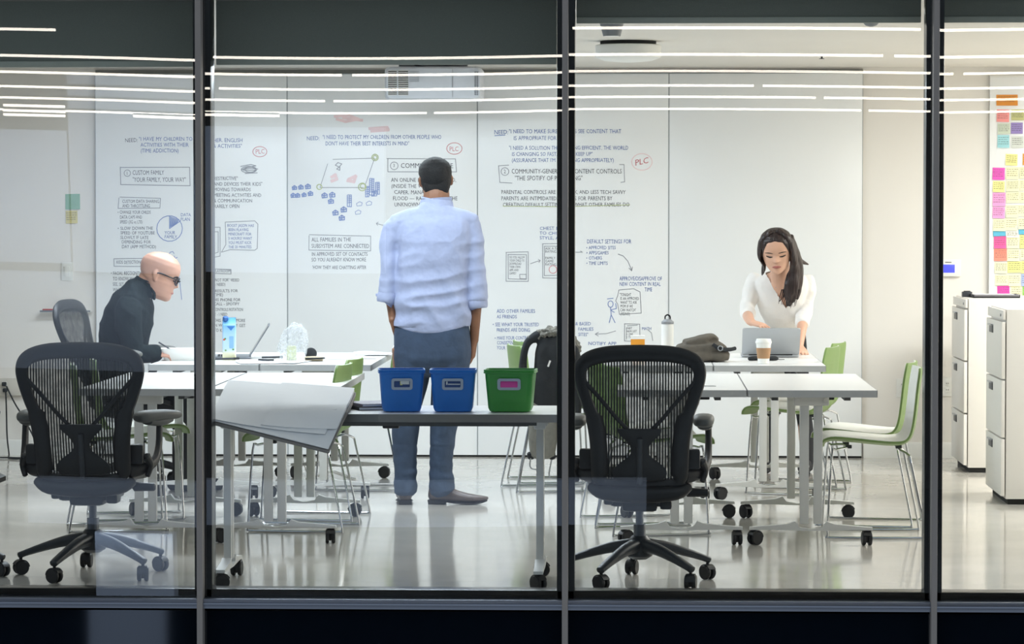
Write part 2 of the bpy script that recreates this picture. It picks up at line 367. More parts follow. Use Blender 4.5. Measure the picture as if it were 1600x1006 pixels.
# ------------------------------------------------------------------ black mesh office chairs
m_blk = mat('black_chair_plastic', '#16181a', .45, var=.1, bump=.08, bscale=200)
m_grey_pl = mat('graphite_plastic', '#33373b', .4, var=.08)
m_pad = mat('arm_pad_vinyl', '#62635f', .5, var=.06)
m_mesh = mat('pellicle_strip', '#1d1f1e', .6, var=.1)
m_sheer = sheer_mat('pellicle_film', '#20221f', .6)
HALF = [(0, 1.006), (.12, 1.002), (.2, .985), (.245, .955), (.262, .91), (.255, .855), (.232, .78), (.207, .71), (.192, .62), (.187, .52), (.182, .46), (.155, .425), (.08, .415), (0, .413)]
def back_y(z): return -.205 - .10*max(0, (z-.42))/.58 - .035*math.sin(max(0, min(1, (z-.42)/.58))*PI)
def make_office_chair(label, angs, turn=0):
    t = thing('office_chair', label, 'chair', (0, 0, 0), 0, 'black mesh office chairs')
    H = catmull(HALF, 4)
    loop = [(x, z) for x, z in H] + [(-x, z) for x, z in H[::-1]][1:-1]
    b = NB(); n = len(loop); rings = []
    for i, (x, z) in enumerate(loop):
        x0, z0 = loop[i-1]; x1, z1 = loop[(i+1) % n]; tx, tz = x1-x0, z1-z0; l = math.hypot(tx, tz); nx, nz = tz/l, -tx/l
        wd = .026 + .008*max(0, (z-.9)/.1) + (.010 if .45 < z < .72 else 0); dp = .017
        wd = wd/1.0
        ctr = V((x, back_y(z), z)) - V((nx, 0, nz))*wd*.55 if (nx*x+nz*(z-.72)) > 0 else V((x, back_y(z), z)) + V((nx, 0, nz))*wd*.55
        rings.append([b.verts.new(ctr + V((nx*wd*math.cos(a), dp*math.sin(a), nz*wd*math.cos(a)))) for a in [2*PI*j/10 for j in range(10)]])
    for i in range(n):
        p, q = rings[i], rings[(i+1) % n]
        for j in range(10): b.faces.new((p[j], p[(j+1) % 10], q[(j+1) % 10], q[j]))
    obj('back_frame', b, m_blk, t)
    # woven back: upright strips over a thin film
    def span(x):
        zs = []
        for i in range(n):
            (xa, za), (xb, zb) = loop[i], loop[(i+1) % n]
            if (xa-x)*(xb-x) < 0: zs.append(za+(zb-za)*(x-xa)/(xb-xa))
        return (min(zs)+.03, max(zs)-.04) if len(zs) >= 2 else None
    b = NB(); b2 = NB()
    k = -.235
    while k < .236:
        s = span(k+1e-4)
        if s and s[1]-s[0] > .03:
            N = 8
            for i in range(N):
                za, zb = s[0]+(s[1]-s[0])*i/N, s[0]+(s[1]-s[0])*(i+1)/N
                b.faces.new([b.verts.new((k+dx, back_y(z)+.012, z)) for dx, z in ((-.0032, za), (.0032, za), (.0032, zb), (-.0032, zb))])
                b2.faces.new([b2.verts.new((k+dx, back_y(z)+.0135, z)) for dx, z in ((-.0059, za), (.0059, za), (.0059, zb), (-.0059, zb))])
        k += .0118
    o = obj('back_strips', b, m_mesh, t); o['kind'] = 'stuff'
    obj('back_film', b2, m_sheer, t)
    b = NB()
    P = [(0, .672, .09), (0, .65, .086), (0, .62, .055), (0, .59, .036), (0, .56, .042), (0, .53, .08), (0, .5, .11), (0, .475, .112), (0, .455, .095)]
    g = []
    for _, z, hw in catmull(P, 3): g.append([b.verts.new((hw*u, back_y(z)-.012-.012*(1-u*u), z)) for u in (-1, -.7, -.35, 0, .35, .7, 1)])
    for p, q in zip(g, g[1:]):
        for j in range(6): b.faces.new((p[j], p[j+1], q[j+1], q[j]))
    bmesh.ops.recalc_face_normals(b, faces=b.faces); bmesh.ops.solidify(b, geom=b.faces[:], thickness=.01)
    ls = obj('lumbar_support', b, m_blk, t)
    b = NB(); loft(b, [(0, back_y(z)-.03, z, .012, .008) for z in (.63, .58, .52, .44)]); obj('lumbar_stem', b, m_grey_pl, ls)
    for s in (-1, 1):
        b = NB(); loft(b, [(s*x, back_y(z)-.006, z, .009, .006) for x, z in ((.238, .88), (.165, .80), (.09, .71), (.03, .65))]); obj('strap', b, m_blk, t)
        b = NB()
        loft(b, [(s*.19, -.20, .47, .022, .03), (s*.235, -.16, .475, .02, .03), (s*.28, -.08, .50, .017, .024), (s*.29, -.02, .56, .015, .024), (s*.29, 0, .66, .014, .022), (s*.288, 0, .672, .014, .022)], n=12)
        box(b, (s*.222, -.19, .54), (.06, .05, .085), bev=.012)
        loft(b, [(s*.26, -.175, .53, .018, .02), (s*.275, -.15, .49, .014, .016), (s*.262, -.16, .445, .012, .012)], n=10)
        a = obj('armrest', b, m_blk, t)
        b = NB()
        loft(b, [(s*.262, -.145, .69, .028, .016), (s*.266, -.11, .692, .043, .026), (s*.270, .0, .695, .045, .024), (s*.272, .09, .692, .040, .020), (s*.272, .12, .69, .03, .014)], n=16, k=4, power=2.6)
        loft(b, [(s*.272, -.09, .672, .03, .016), (s*.275, 0, .668, .034, .022), (s*.278, .06, .674, .026, .014)], n=14)
        if s > 0 and turn: bmesh.ops.rotate(b, verts=b.verts, cent=(s*.268, .02, .69), matrix=Matrix.Rotation(-turn, 3, 'Z')); bmesh.ops.translate(b, verts=b.verts, vec=(.03, 0, 0))
        obj('arm_pad', b, m_pad, a)
    b = NB()
    sheet(b, lambda u, v: V(((u-.5)*.44*(1-.12*(2*v-1)**2), -.21+.45*v, .455-.03*((2*v-1)**2)*(1 if v > .5 else .6)-.02*(1-(2*u-1)**2))), 12, 10, .022)
    loft(b, [(-.205, -.19, .425, .02, .02), (-.15, -.22, .40, .025, .03), (0, -.225, .392, .03, .035), (.15, -.22, .40, .025, .03), (.205, -.19, .425, .02, .02)], side=V((0, 1, 0)), n=12, k=4)
    obj('seat', b, m_blk, t)
    b = NB(); box(b, (0, -.03, .37), (.25, .26, .07), bev=.02); box(b, (0, -.10, .345), (.15, .14, .06), bev=.02); box(b, (.11, -.12, .345), (.05, .1, .04), bev=.012); box(b, (-.13, -.12, .37), (.04, .12, .05), bev=.012)
    tm = obj('tilt_mechanism', b, m_grey_pl, t)
    b = NB(); cyl(b, (.12, -.12, .395), (.24, -.12, .395), .009, 10); loft(b, [(.2, -.12, .395, .02, .02), (.285, -.12, .393, .017, .017)], side=V((0, 1, 0)), n=12)
    obj('lever', b, m_blk, tm)
    b = NB(); cyl(b, (0, 0, .16), (0, 0, .25), .026, 18); cyl(b, (0, 0, .24), (0, 0, .36), .017, 16); obj('gas_column', b, mat('gas_column_grey', '#6b7077', .3, .6) if 'gas_column_grey' not in MATS else MATS['gas_column_grey'], t)
    b = NB(); lathe(b, [(.03, .10), (.055, .115), (.058, .15), (.045, .185), (.032, .20)], 20); hub = obj('base_hub', b, m_grey_pl, t)
    for a in angs:
        d = V((math.cos(math.radians(a)), math.sin(math.radians(a)), 0)); sd = V((-d.y, d.x, 0))
        b = NB(); loft(b, [(*(d*.035+V((0, 0, .158))), .032, .03), (*(d*.12+V((0, 0, .148))), .026, .024), (*(d*.22+V((0, 0, .12))), .023, .018), (*(d*.30+V((0, 0, .093))), .021, .014), (*(d*.325+V((0, 0, .083))), .018, .014)], side=sd, n=12, k=3, power=2.6)
        leg = obj('base_arm', b, m_grey_pl, hub)
        b = NB(); castor(b, .031, .018); bmesh.ops.rotate(b, verts=b.verts, matrix=Matrix.Rotation(math.radians(a*1.7), 3, 'Z')); bmesh.ops.translate(b, verts=b.verts, vec=d*.318)
        leg.parent = t; obj('castor', b, m_rub, leg)
    return t
ch1 = make_office_chair('black mesh office chair at left, in front of the seated man', (33, 105, 177, 249, 321), .5)
ch1.location = (X_at(143, .8), .8, 0)
ch2 = make_office_chair('black mesh office chair right of the centre mullion, purple-tinted base', (24, 96, 168, 240, 312))
ch2.location = (X_at(1000, .62), .62, 0); ch2['label'] = 'black mesh office chair just right of the middle window mullion'
ch3 = dup(ch1, (X_at(-106, .8), .8, 0), -PI/2-.5, 'office chair at the far left edge, only its castor tip in view')
ch4 = dup(ch1, (X_at(218, 5.0), 5.0, 0), -PI/2-.16, 'office chair the seated man sits on, its tall back behind him')
for o in [x for x in bpy.data.objects if x.parent == ch4 and x.name.split('.')[0] in ('back_frame', 'back_strips', 'back_film', 'lumbar_support', 'strap')]:
    R = Matrix.Rotation(math.radians(13), 3, 'X'); o.rotation_euler = (math.radians(13), 0, 0); p = V((0, -.2, .45)); o.location = p - R @ p
for o in [x for x in bpy.data.objects if x.parent == ch4]:
    k = o.name.split('.')[0]
    if k == 'gas_column': o.scale.z = 1.24; o.location.z = -.035
    elif k != 'base_hub' and k != 'castor' and k != 'base_arm': o.location.z += .09
# ------------------------------------------------------------------ green and white shell chairs on sled bases
m_green = mat('green_shell', '#7c9856', .45, var=.03)
m_liner = mat('white_shell_face', '#f2f3ec', .4, var=.01)
PROF = [(.232, .437), (.226, .452), (.19, .460), (.1, .454), (0, .444), (-.09, .438), (-.15, .446), (-.186, .478), (-.205, .535), (-.217, .62), (-.228, .72), (-.238, .79), (-.241, .815)]
HWID = [.17, .19, .215, .23, .235, .232, .222, .21, .205, .208, .205, .19, .165]
def make_shell_chair(label, group):
    t = thing('shell_chair', label, 'chair', (0, 0, 0), 0, group)
    P = catmull([(x, z, h) for (x, z), h in zip(PROF, HWID)], 3)
    def surf(off):
        rows = []
        for i, (x, z, h) in enumerate(P):
            x0, z0, _ = P[max(i-1, 0)]; x1, z1, _ = P[min(i+1, len(P)-1)]; tx, tz = x1-x0, z1-z0; l = math.hypot(tx, tz)
            nx, nz = tz/l, -tx/l                                      # towards the sitter
            row = []
            for j in range(11):
                u = j/5-1; lift = .022*abs(u)**2.5 + off
                row.append((V((x+nx*lift, h*u, z+nz*lift))))
            rows.append(row)
        return rows
    if P[1][0] > P[0][0]: pass
    A, B, D = surf(.0), surf(.010), surf(.0125)
    def shell(lo, hi, ins):
        b = NB(); g1 = [[b.verts.new(p) for p in r] for r in lo]; g2 = [[b.verts.new(p) for p in r] for r in hi]
        m, n = len(lo), len(lo[0])
        for i in range(m-1):
            for j in range(n-1): b.faces.new((g1[i][j], g1[i+1][j], g1[i+1][j+1], g1[i][j+1])); b.faces.new((g2[i][j], g2[i][j+1], g2[i+1][j+1], g2[i+1][j]))
        for i in range(m-1):
            for j in (0, n-1): b.faces.new((g1[i][j], g2[i][j], g2[i+1][j], g1[i+1][j]))
        for j in range(n-1):
            for i in (0, m-1): b.faces.new((g1[i][j], g1[i][j+1], g2[i][j+1], g2[i][j]))
        return b
    sh = obj('shell', shell(A, B, 0), m_green, t, 60)
    obj('shell_face', shell(B, D, 0), m_liner, sh, 60)
    b = NB(); r = .0056
    for s in (-1, 1):
        tube(b, [(.13, s*.12, .432), (.185, s*.17, .425), (.205, s*.19, .40), (.226, s*.205, .04), (.222, s*.205, .015), (.20, s*.205, .0066), (-.21, s*.205, .0066), (-.235, s*.205, .012), (-.243, s*.205, .03), (-.175, s*.185, .36), (-.165, s*.17, .40), (-.13, s*.12, .42)], r, 8, 3)
    tube(b, [(.13, -.12, .432), (.13, .12, .432)], r, 8); tube(b, [(-.13, -.12, .42), (-.13, .12, .42)], r, 8)
    obj('sled_base', b, m_chrome, t)
    b = NB()
    for x in (.12, -.12):
        for s in (-1, 1): box(b, (x, s*.1, .436), (.03, .03, .016), bev=.003)
    obj('mounting_pad', b, m_grey_pl, t)
    return t
def place_shell_chairs():
    spec = [  # px centre, Y centre, facing angle (0 = +x), label, group
        (1364, 2.66, PI, 'green and white shell chair nearest the right mullion, at the front right table', 'green shell chairs right of the right tables'),
        (1358, 3.22, PI-.2, 'green and white shell chair just behind the one nearest the right mullion', 0),
        (1243, 5.0, PI-.27, 'green shell chair by the laptop table, nearer of its two', 'green shell chairs beside the laptop table'),
        (1254, 5.55, PI-.27, 'green shell chair by the laptop table, farther of its two', 0),
        (1022, 2.76, .22, 'green shell chair directly behind the right black mesh chair, nearer of two', 'green shell chairs left of the right tables'),
        (994, 3.32, .2, 'green shell chair behind the right black mesh chair, farther of two', 0),
        (862, 5.14, .25, 'green shell chair with the black coat hung over its back', 0),
        (868, 5.70, .2, 'green shell chair behind the one draped with the black coat', 0),
        (471, 2.86, PI-.11, 'green shell chair by the draped boards, nearer of two tucked under the table', 'green shell chairs right of the left tables'),
        (490, 3.44, PI-.14, 'green shell chair by the draped boards, farther of two tucked under the table', 0),
        (564, 5.16, PI-.05, 'green shell chair mostly hidden behind the legs of the standing man', 0),
        (183, 2.82, .2, 'green shell chair seen through the left mesh chair, nearer of two', 'green shell chairs left of the left tables'),
        (212, 3.40, .2, 'green shell chair seen through the left mesh chair, farther of two', 0)]
    p = None; g = None
    for px, Y, a, lab, gg in spec:
        g = gg or g; loc = (X_at(px, Y), Y, 0)
        if p is None: p = make_shell_chair(lab, g); p.location = loc; p.rotation_euler = (0, 0, a)
        else: o = dup(p, loc, a, lab); o['group'] = g
place_shell_chairs()
# ------------------------------------------------------------------ people
m_skin_b = mat('brown_skin', '#8a6048', .5, var=.05, scale=30)
m_skin_a = mat('light_skin', '#c69680', .48, var=.04, scale=30)
m_skin_c = mat('pale_skin', '#d9ab92', .45, var=.04, scale=30)
m_hair_b = mat('short_black_hair', '#0e0e10', .75, var=.3, scale=90, bump=.4, bscale=220)
m_hair_w = mat('long_dark_hair', '#2a1b19', .38, var=.4, scale=60, bump=.5, bscale=120, stretch=(1, 1, .12))
m_shirt = mat('blue_oxford_shirt', '#a4adcc', .8, var=.04, scale=40, bump=.45, bscale=9, bdist=.03)
m_jeans = mat('dark_jeans', '#3a4a62', .85, var=.12, scale=20, bump=.4, bscale=11, bdist=.03)
m_shoe = mat('brown_leather', '#5d504b', .35, var=.12)
m_dkshirt = mat('dark_green_shirt', '#141d1e', .9, spec=.15, var=.08, scale=20, bump=.45, bscale=10, bdist=.03)
m_trous = mat('black_trousers', '#1b1d22', .8, var=.1, bump=.2, bscale=12)
m_top = MATS['white_laminate']
m_blouse = mat('white_jersey', '#eeeae6', .8, var=.02, bump=.35, bscale=12, bdist=.03)
m_lip = mat('lips', '#a8625a', .45); m_brow = mat('brow_hair', '#2a1f1b', .7); m_eye = mat('dark_lash', '#1d1512', .5)
m_sole = mat('dark_sole', '#26211f', .6)
ZT = [0, .04, .10, .18, .25, .32, .42, .5, .58, .66, .75, .84, .92, .975, 1.0]
HW = [.05, .14, .205, .25, .272, .288, .305, .315, .322, .328, .322, .290, .222, .125, .02]
FR = [.27, .335, .352, .335, .348, .342, .345, .345, .362, .366, .355, .312, .225, .105, .0]
BK = [-.02, -.04, -.10, -.19, -.26, -.33, -.43, -.475, -.50, -.512, -.50, -.445, -.345, -.205, -.05]
def itp(T, z):
    z = max(0, min(1, z))
    for i in range(len(ZT)-1):
        if z <= ZT[i+1]:
            t = (z-ZT[i])/(ZT[i+1]-ZT[i]); t = t*t*(3-2*t)*.5 + t*.5
            return T[i]+(T[i+1]-T[i])*t
    return T[-1]
def head_pt(az, z, off=0, jaw=1.0):
    """az from the face (0) round to the back (pi), unit head height"""
    w, f, k = itp(HW, z)*(jaw if z < .4 else 1), itp(FR, z), itp(BK, z); yc = -.04
    sx, cy = math.sin(az), math.cos(az)
    x = w*math.copysign(abs(sx)**.92, sx); y = yc + (f-yc)*abs(cy)**.85 if cy > 0 else yc + (k-yc)*abs(cy)**.95
    if cy > 0:
        g = (max(0, min(1, (.56-z)/.18)) if z > .37 else max(0, min(1, (z-.315)/.055)))
        y += .088*g*math.exp(-(x/(.035+.03*g))**2)                                      # nose
        y -= .020*math.exp(-((abs(x)-.135)/.065)**2 - ((z-.495)/.05)**2)               # eye sockets
        y += .014*math.exp(-((abs(x)-.135)/.045)**2 - ((z-.49)/.028)**2)               # lids
        y += .020*math.exp(-(x/.075)**2)*(math.exp(-((z-.245)/.022)**2)+.9*math.exp(-((z-.195)/.024)**2))   # lips
        y += .006*math.exp(-((abs(x)-.12)/.09)**2 - ((z-.575)/.03)**2)                 # brow
        y += .012*math.exp(-((abs(x)-.19)/.06)**2 - ((z-.38)/.06)**2)                  # cheek
    r = V((x, y, z))
    if off: r = r + V((x/w*w, (y-yc), (z-.5)*.8)).normalized()*off
    return r
def head_geo(bm, T, jaw=1.0, ears=True):
    nz, na = 56, 64; g = []
    for i in range(nz+1):
        z = i/nz; g.append([bm.verts.new(T @ head_pt(2*PI*j/na, z, 0, jaw)) for j in range(na)])
    for p, q in zip(g, g[1:]):
        for j in range(na): bm.faces.new((p[j], p[(j+1) % na], q[(j+1) % na], q[j]))
    bm.faces.new(g[0][::-1]); bm.faces.new(g[-1])
    if ears:
        for s in (-1, 1):
            P = []
            for k in range(9):
                t = k/8; a = -1.2+t*4.0
                P.append((s*(.315+.03*math.sin(t*PI)), -.07-.055*math.sin(a*.9), .47+.085*math.cos(a)))
            rows = [(s*.30, -.075, .36, .02, .02), (s*.325, -.09, .39, .035, .034), (s*.340, -.11, .45, .026, .052), (s*.346, -.124, .515, .024, .060), (s*.332, -.118, .565, .02, .044), (s*.315, -.105, .595, .015, .022)]
            loft(bm, [(*(T @ V(r[:3])), r[3]*T.to_scale().x, r[4]*T.to_scale().x) for r in rows], side=(T.to_3x3() @ V((1, 0, 0))), n=12, k=3)
def head_T(chin, H, yaw, pitch, roll=0):
    """yaw 0 faces +y; pitch > 0 looks down"""
    R = Matrix.Rotation(yaw, 4, 'Z') @ Matrix.Rotation(-pitch, 4, 'X') @ Matrix.Rotation(roll, 4, 'Y')
    return Matrix.Translation(chin) @ R @ Matrix.Scale(H, 4) 
def hair_cap(bm, T, hairline, thick, jaw=1.0):
    nz, na = 44, 72; g = []
    for i in range(nz+1):
        z = i/nz; row = []
        for j in range(na):
            a = 2*PI*j/na; aa = a if a <= PI else 2*PI-a
            d = (z-hairline(aa))/.07; e = max(0, min(1, d)); e = e*e*(3-2*e)
            row.append(bm.verts.new(T @ head_pt(a, max(0, min(1, z)), -.035 + (.035+thick)*e, jaw)))
        g.append(row)
    for i, (p, q) in enumerate(zip(g, g[1:])):
        for j in range(na):
            a = 2*PI*(j+.5)/na; aa = a if a <= PI else 2*PI-a
            if (i+1)/nz > hairline(aa)-.02: bm.faces.new((p[j], p[(j+1) % na], q[(j+1) % na], q[j]))
    bm.faces.new(g[-1])
    for v in [v for v in bm.verts if not v.link_faces]: bm.verts.remove(v)
def patch(bm, T, pts, w, off=.012):
    """small raised strip on the face through (x, z) face points"""
    P = []
    for x, z, ww in pts:
        wd = itp(HW, z); az = math.asin(max(-1, min(1, math.copysign(abs(x/wd)**(1/.92), x))))
        P.append((*(T @ (head_pt(az, z) + V((0, off, 0)))), ww*w, ww*w*.6))
    loft(bm, P, side=(T.to_3x3() @ V((0, 0, 1))), n=8, k=4, dome=.5)
def finger(bm, p0, dirs, lens, r, side):
    P = [V(p0)]
    for d, l in zip(dirs, lens): P.append(P[-1] + V(d).normalized()*l)
    loft(bm, [(*p, r*(1-.09*i), r*(1-.09*i)*.92) for i, p in enumerate(P)], side=side, n=9, k=2, dome=.7)
def hand(bm, wrist, fwd, palm, thumb, curl=(.25, .45, .4), size=1.0, spread=.06):
    """fwd towards the fingers, palm = direction the palm faces, thumb = side the thumb is on"""
    f = V(fwd).normalized(); pn = V(palm); pn = (pn - f*pn.dot(f)).normalized(); th = f.cross(pn); th = th if th.dot(V(thumb)) > 0 else -th
    w = V(wrist); s = size
    loft(bm, [(*(w - f*.02*s), .026*s, .019*s), (*(w + f*.02*s), .033*s, .016*s), (*(w + f*.06*s), .041*s, .0145*s), (*(w + f*.092*s), .040*s, .012*s)], side=th, n=14, k=3, power=2.5)
    for k, (o, L, r) in enumerate(((.030, .072, .0092), (.010, .080, .0095), (-.011, .074, .0091), (-.030, .058, .0082))):
        base = w + f*(.086-.004*abs(k-1))*s + th*o*s
        d = f + th*spread*(1.2-k)
        ds = []; c = 0
        for q in curl: c += q; ds.append(d.normalized()*math.cos(c) + pn*math.sin(c))
        finger(bm, base - d.normalized()*.012*s, [d, *ds], [.012*s, L*.46*s, L*.31*s, L*.25*s], r*s, th)
    b0 = w + f*.028*s + th*.026*s
    finger(bm, b0, [th*.9+f*.7+pn*.35, th*.45+f*.95+pn*.4, th*.1+f+pn*.5], [.034*s, .03*s, .024*s], .0115*s, pn)
def person(label, base):
    t = thing('person', label, 'person', base, 0); return t
def put(name, bm, m, t, vox=None, smooth=3, ang=80):
    if vox: bm = remesh(bm, vox, smooth)
    bmesh.ops.translate(bm, verts=bm.verts, vec=-V(t.location))
    return obj(name, bm, m, t, ang, recalc=True)
def px2m(Y): return (Y-CAM.y)/F_PX
# ---- man standing, seen from behind
def standing_man():
    Y = 4.2; s = px2m(Y)*1.003
    def q(px, py, dy=0): return at(px, py, Y+dy)
    def row(px, py, hw, d, dy=0): p = q(px, py, dy); return (p.x, p.y, p.z, hw*s, d)
    base = q(668, 788); base.z = 0
    t = person('standing man seen from behind in light blue shirt and jeans', base)
    chin = q(682, 315, .055); T = head_T(chin, .236, .16, .02, -.05) @ Matrix.Diagonal((1.08, 1.02, 1, 1))
    b = NB(); head_geo(b, T)
    loft(b, [row(682, 345, 24, .07, .0), row(682, 322, 21, .062, .005), row(682, 305, 20.5, .062, .012), row(682, 290, 19, .055, .02)], n=18)
    loft(b, [row(675, 545, 52, .11), row(676, 500, 50, .1), row(677, 440, 50, .1), row(679, 380, 54, .105), row(681, 345, 48, .08), row(682, 332, 30, .06)], n=22, power=2.4)
    for sh, el, wr, sg in (((620, 356), (606, 440, .02), (614.5, 503, -.0), -1), ((738, 358), (744, 455, .0), (741, 534, .02), 1)):
        loft(b, [row(*sh, 11, .035), row(sh[0]+sg*4, sh[1]+20, 11, .04), row(el[0], el[1], 10, .036, el[2]), row((el[0]*.5+wr[0]*.5), el[1]*.55+wr[1]*.45, 9.2 if sg > 0 else 8, .037, el[2]), row(wr[0], wr[1], 6.6, .026, wr[2])], n=14)
    hand(b, q(741, 532, .02), V((-.10, .10, -1)), V((-1, .1, 0)), V((.1, 1, 0)), (.3, .45, .4), 1.0)
    hand(b, q(614.5, 501, .0), V((.30, .45, -1)), V((1, -.3, 0)), V((.2, 1, 0)), (.3, .45, .4), 1.0)
    for cx, ky, fx in ((636, 0, 634), (702, 0, 690)):
        loft(b, [row(cx, 545, 24, .085), row(cx, 600, 21, .08), row((cx+fx)/2, 680, 14, .055), row(fx, 740, 12, .05), row(fx, 775, 9, .04)], n=14)
    put('body', b, m_skin_b, t, .0045, 3)
    b = NB(); hair_cap(b, T, lambda a: .88-.30*min(1, a/1.25) if a < 1.25 else (.58-.04*(a-1.25)/.4 if a < 1.65 else .54-.45*min(1, (a-1.65)/.40)), .022)
    loft(b, [row(682, 274, 20, .036, -.012), row(682, 288, 20, .036, -.010), row(682, 296, 19.5, .034, -.008), row(682, 301, 18, .028, -.004)], n=18, power=2.4)
    put('hair', b, m_hair_b, t)
    # shirt
    b = NB()
    loft(b, [row(675, 519, 59, .128), row(675, 505, 59.5, .13), row(675, 480, 58.5, .128), row(676, 440, 57, .122), row(678, 400, 58, .124), row(680, 370, 60, .126), row(681, 350, 58, .115), row(681, 338, 47, .092), row(681.5, 328, 33, .075), row(682, 320, 25, .068)], n=28, power=2.5, k=4)
    b2 = loft(b, [row(622, 352, 17, .06), row(611, 368, 17, .062), row(608, 400, 14.5, .058), row(607, 435, 13.5, .056), row(607, 458, 14.5, .06)], n=18)
    loft(b, [row(736, 352, 17, .06), row(741, 370, 16, .062), row(742, 400, 15, .06), row(744, 440, 15.5, .06), row(744.5, 470, 16, .062)], n=18)
    # yoke, shoulder slope
    loft(b, [row(617, 350, 15, .055), row(640, 341, 14, .07), row(681, 333, 14, .085), row(722, 342, 14, .07), row(741, 350, 14, .055)], side=V((0, 0, 1)), n=16, k=4)
    o = remesh(b, .0065, 5)
    for v in o.verts:                                              # folds across the small of the back and sleeves
        p = v.co; n = v.normal
        k = (1-2*abs(noise.noise(V((p.x*4+p.z*1.5, p.y*3, p.z*12-p.x*3)))))*.009 + (1-2*abs(noise.noise(V((p.x*8+p.z*3, p.y*6, p.z*4+5)))))*.007 - .006
        zz = math.exp(-((p.z-1.02)/.13)**2); k *= (.7+1.3*zz)*max(0, min(1, (p.z-.93)/.08))
        v.co += n*k
    # curved shirt tail
    hem = q(675, 519).z
    for v in o.verts:
        if v.co.z < hem+.03:
            u = abs(v.co.x-q(675, 519).x)/(60*s); v.co.z += .045*max(0, min(1, u))**2.2
    bmesh.ops.smooth_vert(o, verts=o.verts, factor=.5, use_axis_x=True, use_axis_y=True, use_axis_z=True); put('shirt', o, m_shirt, t)
    b = NB()
    loft(b, [row(681.5, 331, 29, .080, .004), row(682, 323, 27, .076, .01), row(682.5, 313.5, 25, .072, .014)], n=24, cap=False)
    loft(b, [row(682.5, 313.5, 25, .072, .014), row(683, 311, 23.5, .068, .014), row(683, 319, 22, .064, .012)], n=24, cap=False, k=2)
    put('collar', b, m_shirt, t)
    for (px, py, hw, d, tilt) in ((605.5, 462, 16, .066, -8), (744.5, 471, 17.5, .068, 3)):
        b = NB(); loft(b, [row(px-tilt*.2, py-9, hw-2.5, d-.008), row(px, py, hw, d), row(px+tilt*.3, py+9, hw-1, d-.002), row(px+tilt*.3, py+10, hw-4, d-.014), row(px, py+1, hw-5, d-.02)], n=20, cap=False, k=3)
        if tilt < 0: loft(b, [row(594, 459, 3, .02), row(590, 463, 2.4, .012), row(588, 459, 1.2, .006)], n=8)
        put('rolled_cuff', b, m_shirt, t)
    # jeans
    b = NB()
    loft(b, [row(675, 506, 57, .122), row(675, 520, 59.5, .128), row(675, 545, 61, .140), row(675, 562, 60.5, .140), row(675, 575, 58, .12)], n=28, power=2.5)
    loft(b, [row(643, 548, 30, .125), row(643, 580, 28.5, .12), row(636, 630, 23.5, .10), row(633.5, 680, 20, .083), row(633.5, 730, 17.6, .078), row(633.5, 760, 17.6, .082), row(634, 769, 18, .085)], n=20)
    loft(b, [row(706, 548, 30, .125), row(705, 580, 28.5, .12), row(698, 630, 24.5, .10), row(692, 680, 20.5, .083), row(689, 730, 18, .08), row(690.5, 757, 20, .092), row(692, 768, 20.5, .095)], n=20)
    o = remesh(b, .0065, 4)
    for v in o.verts:
        p = v.co; k = noise.noise(V((p.x*4, p.y*4, p.z*9)))*.008 + (noise.noise(V((p.x*5, p.y*5, p.z*26)))*.007 if p.z < .32 else 0); v.co += v.normal*k
    put('jeans', o, m_jeans, t)
    b = NB()
    for px in (650, 706): box(b, q(px, 546, -.137), (.13, .006, .12), bev=.002)
    # shoes
    def shoe(name, heel, dirv, L):
        d = V(dirv).normalized(); sd = V((-d.y, d.x, 0)); h = V(heel)
        b = NB()
        def r(t, z, w, hh): p = h + d*(L*t); return (p.x, p.y, z, w, hh)
        loft(b, [r(.0, .055, .022, .03), r(.035, .055, .034, .048), r(.16, .058, .038, .052), r(.30, .055, .038, .046), r(.45, .043, .042, .034), r(.62, .036, .046, .026), r(.80, .032, .042, .020), r(.93, .032, .026, .014), r(.985, .036, .011, .008)], side=sd, n=18, k=3)
        loft(b, [(*(h+d*L*.13+V((0, 0, .06))), .037, .05), (*(h+d*L*.14+V((0, 0, .105))), .036, .046)], side=sd, n=16)
        o = put(name, remesh(b, .004, 3), m_shoe, t)
        b = NB()
        out = [(.0, .02), (.30, .02), (.40, .012), (.7, .010), (.9, .014), (.98, .026), (.99, .030), (.9, .022), (.7, .017), (.4, .019), (.3, .028), (.0, .028)]
        W = {.0: .034}
        for k in (-1, 1):
            pass
        prism(b, [(-.004, .0), (.085, .0), (.088, .024), (-.008, .024)], lambda u, v, w: h + d*u + sd*(w-.034) + V((0, 0, v)), .068)
        loft(b, [r(.0, .019, .034, .005), r(.2, .019, .038, .005), r(.42, .010, .043, .006), r(.65, .007, .047, .006), r(.85, .010, .040, .006), r(.97, .022, .018, .005)], side=sd, n=12, k=3)
        so = put('sole', b, m_sole, t); so.parent = o
        b = NB()
        for k in range(5):
            tt = .24+.055*k; p = h + d*L*tt + V((0, 0, .106-.0125*k)); tube(b, [p-sd*.022, p+V((0, 0, .006)), p+sd*.022], .0022, 6, 3)
        tube(b, [h+d*L*.22+V((0, 0, .108)), h+d*L*.26+V((0, 0, .122))+sd*.02, h+d*L*.30+V((0, 0, .108))+sd*.03], .002, 6, 4)
        tube(b, [h+d*L*.22+V((0, 0, .108)), h+d*L*.27+V((0, 0, .124))-sd*.02, h+d*L*.32+V((0, 0, .104))-sd*.03], .002, 6, 4)
        lc = put('laces', b, m_sole, t); lc.parent = o
    h = q(634.5, 786); shoe('shoe', (h.x, h.y-.055, 0), (-.10, 1, 0), .30)
    h = q(671.5, 786); shoe('shoe', (h.x, h.y, 0), (1, -.06, 0), .318)
standing_man()
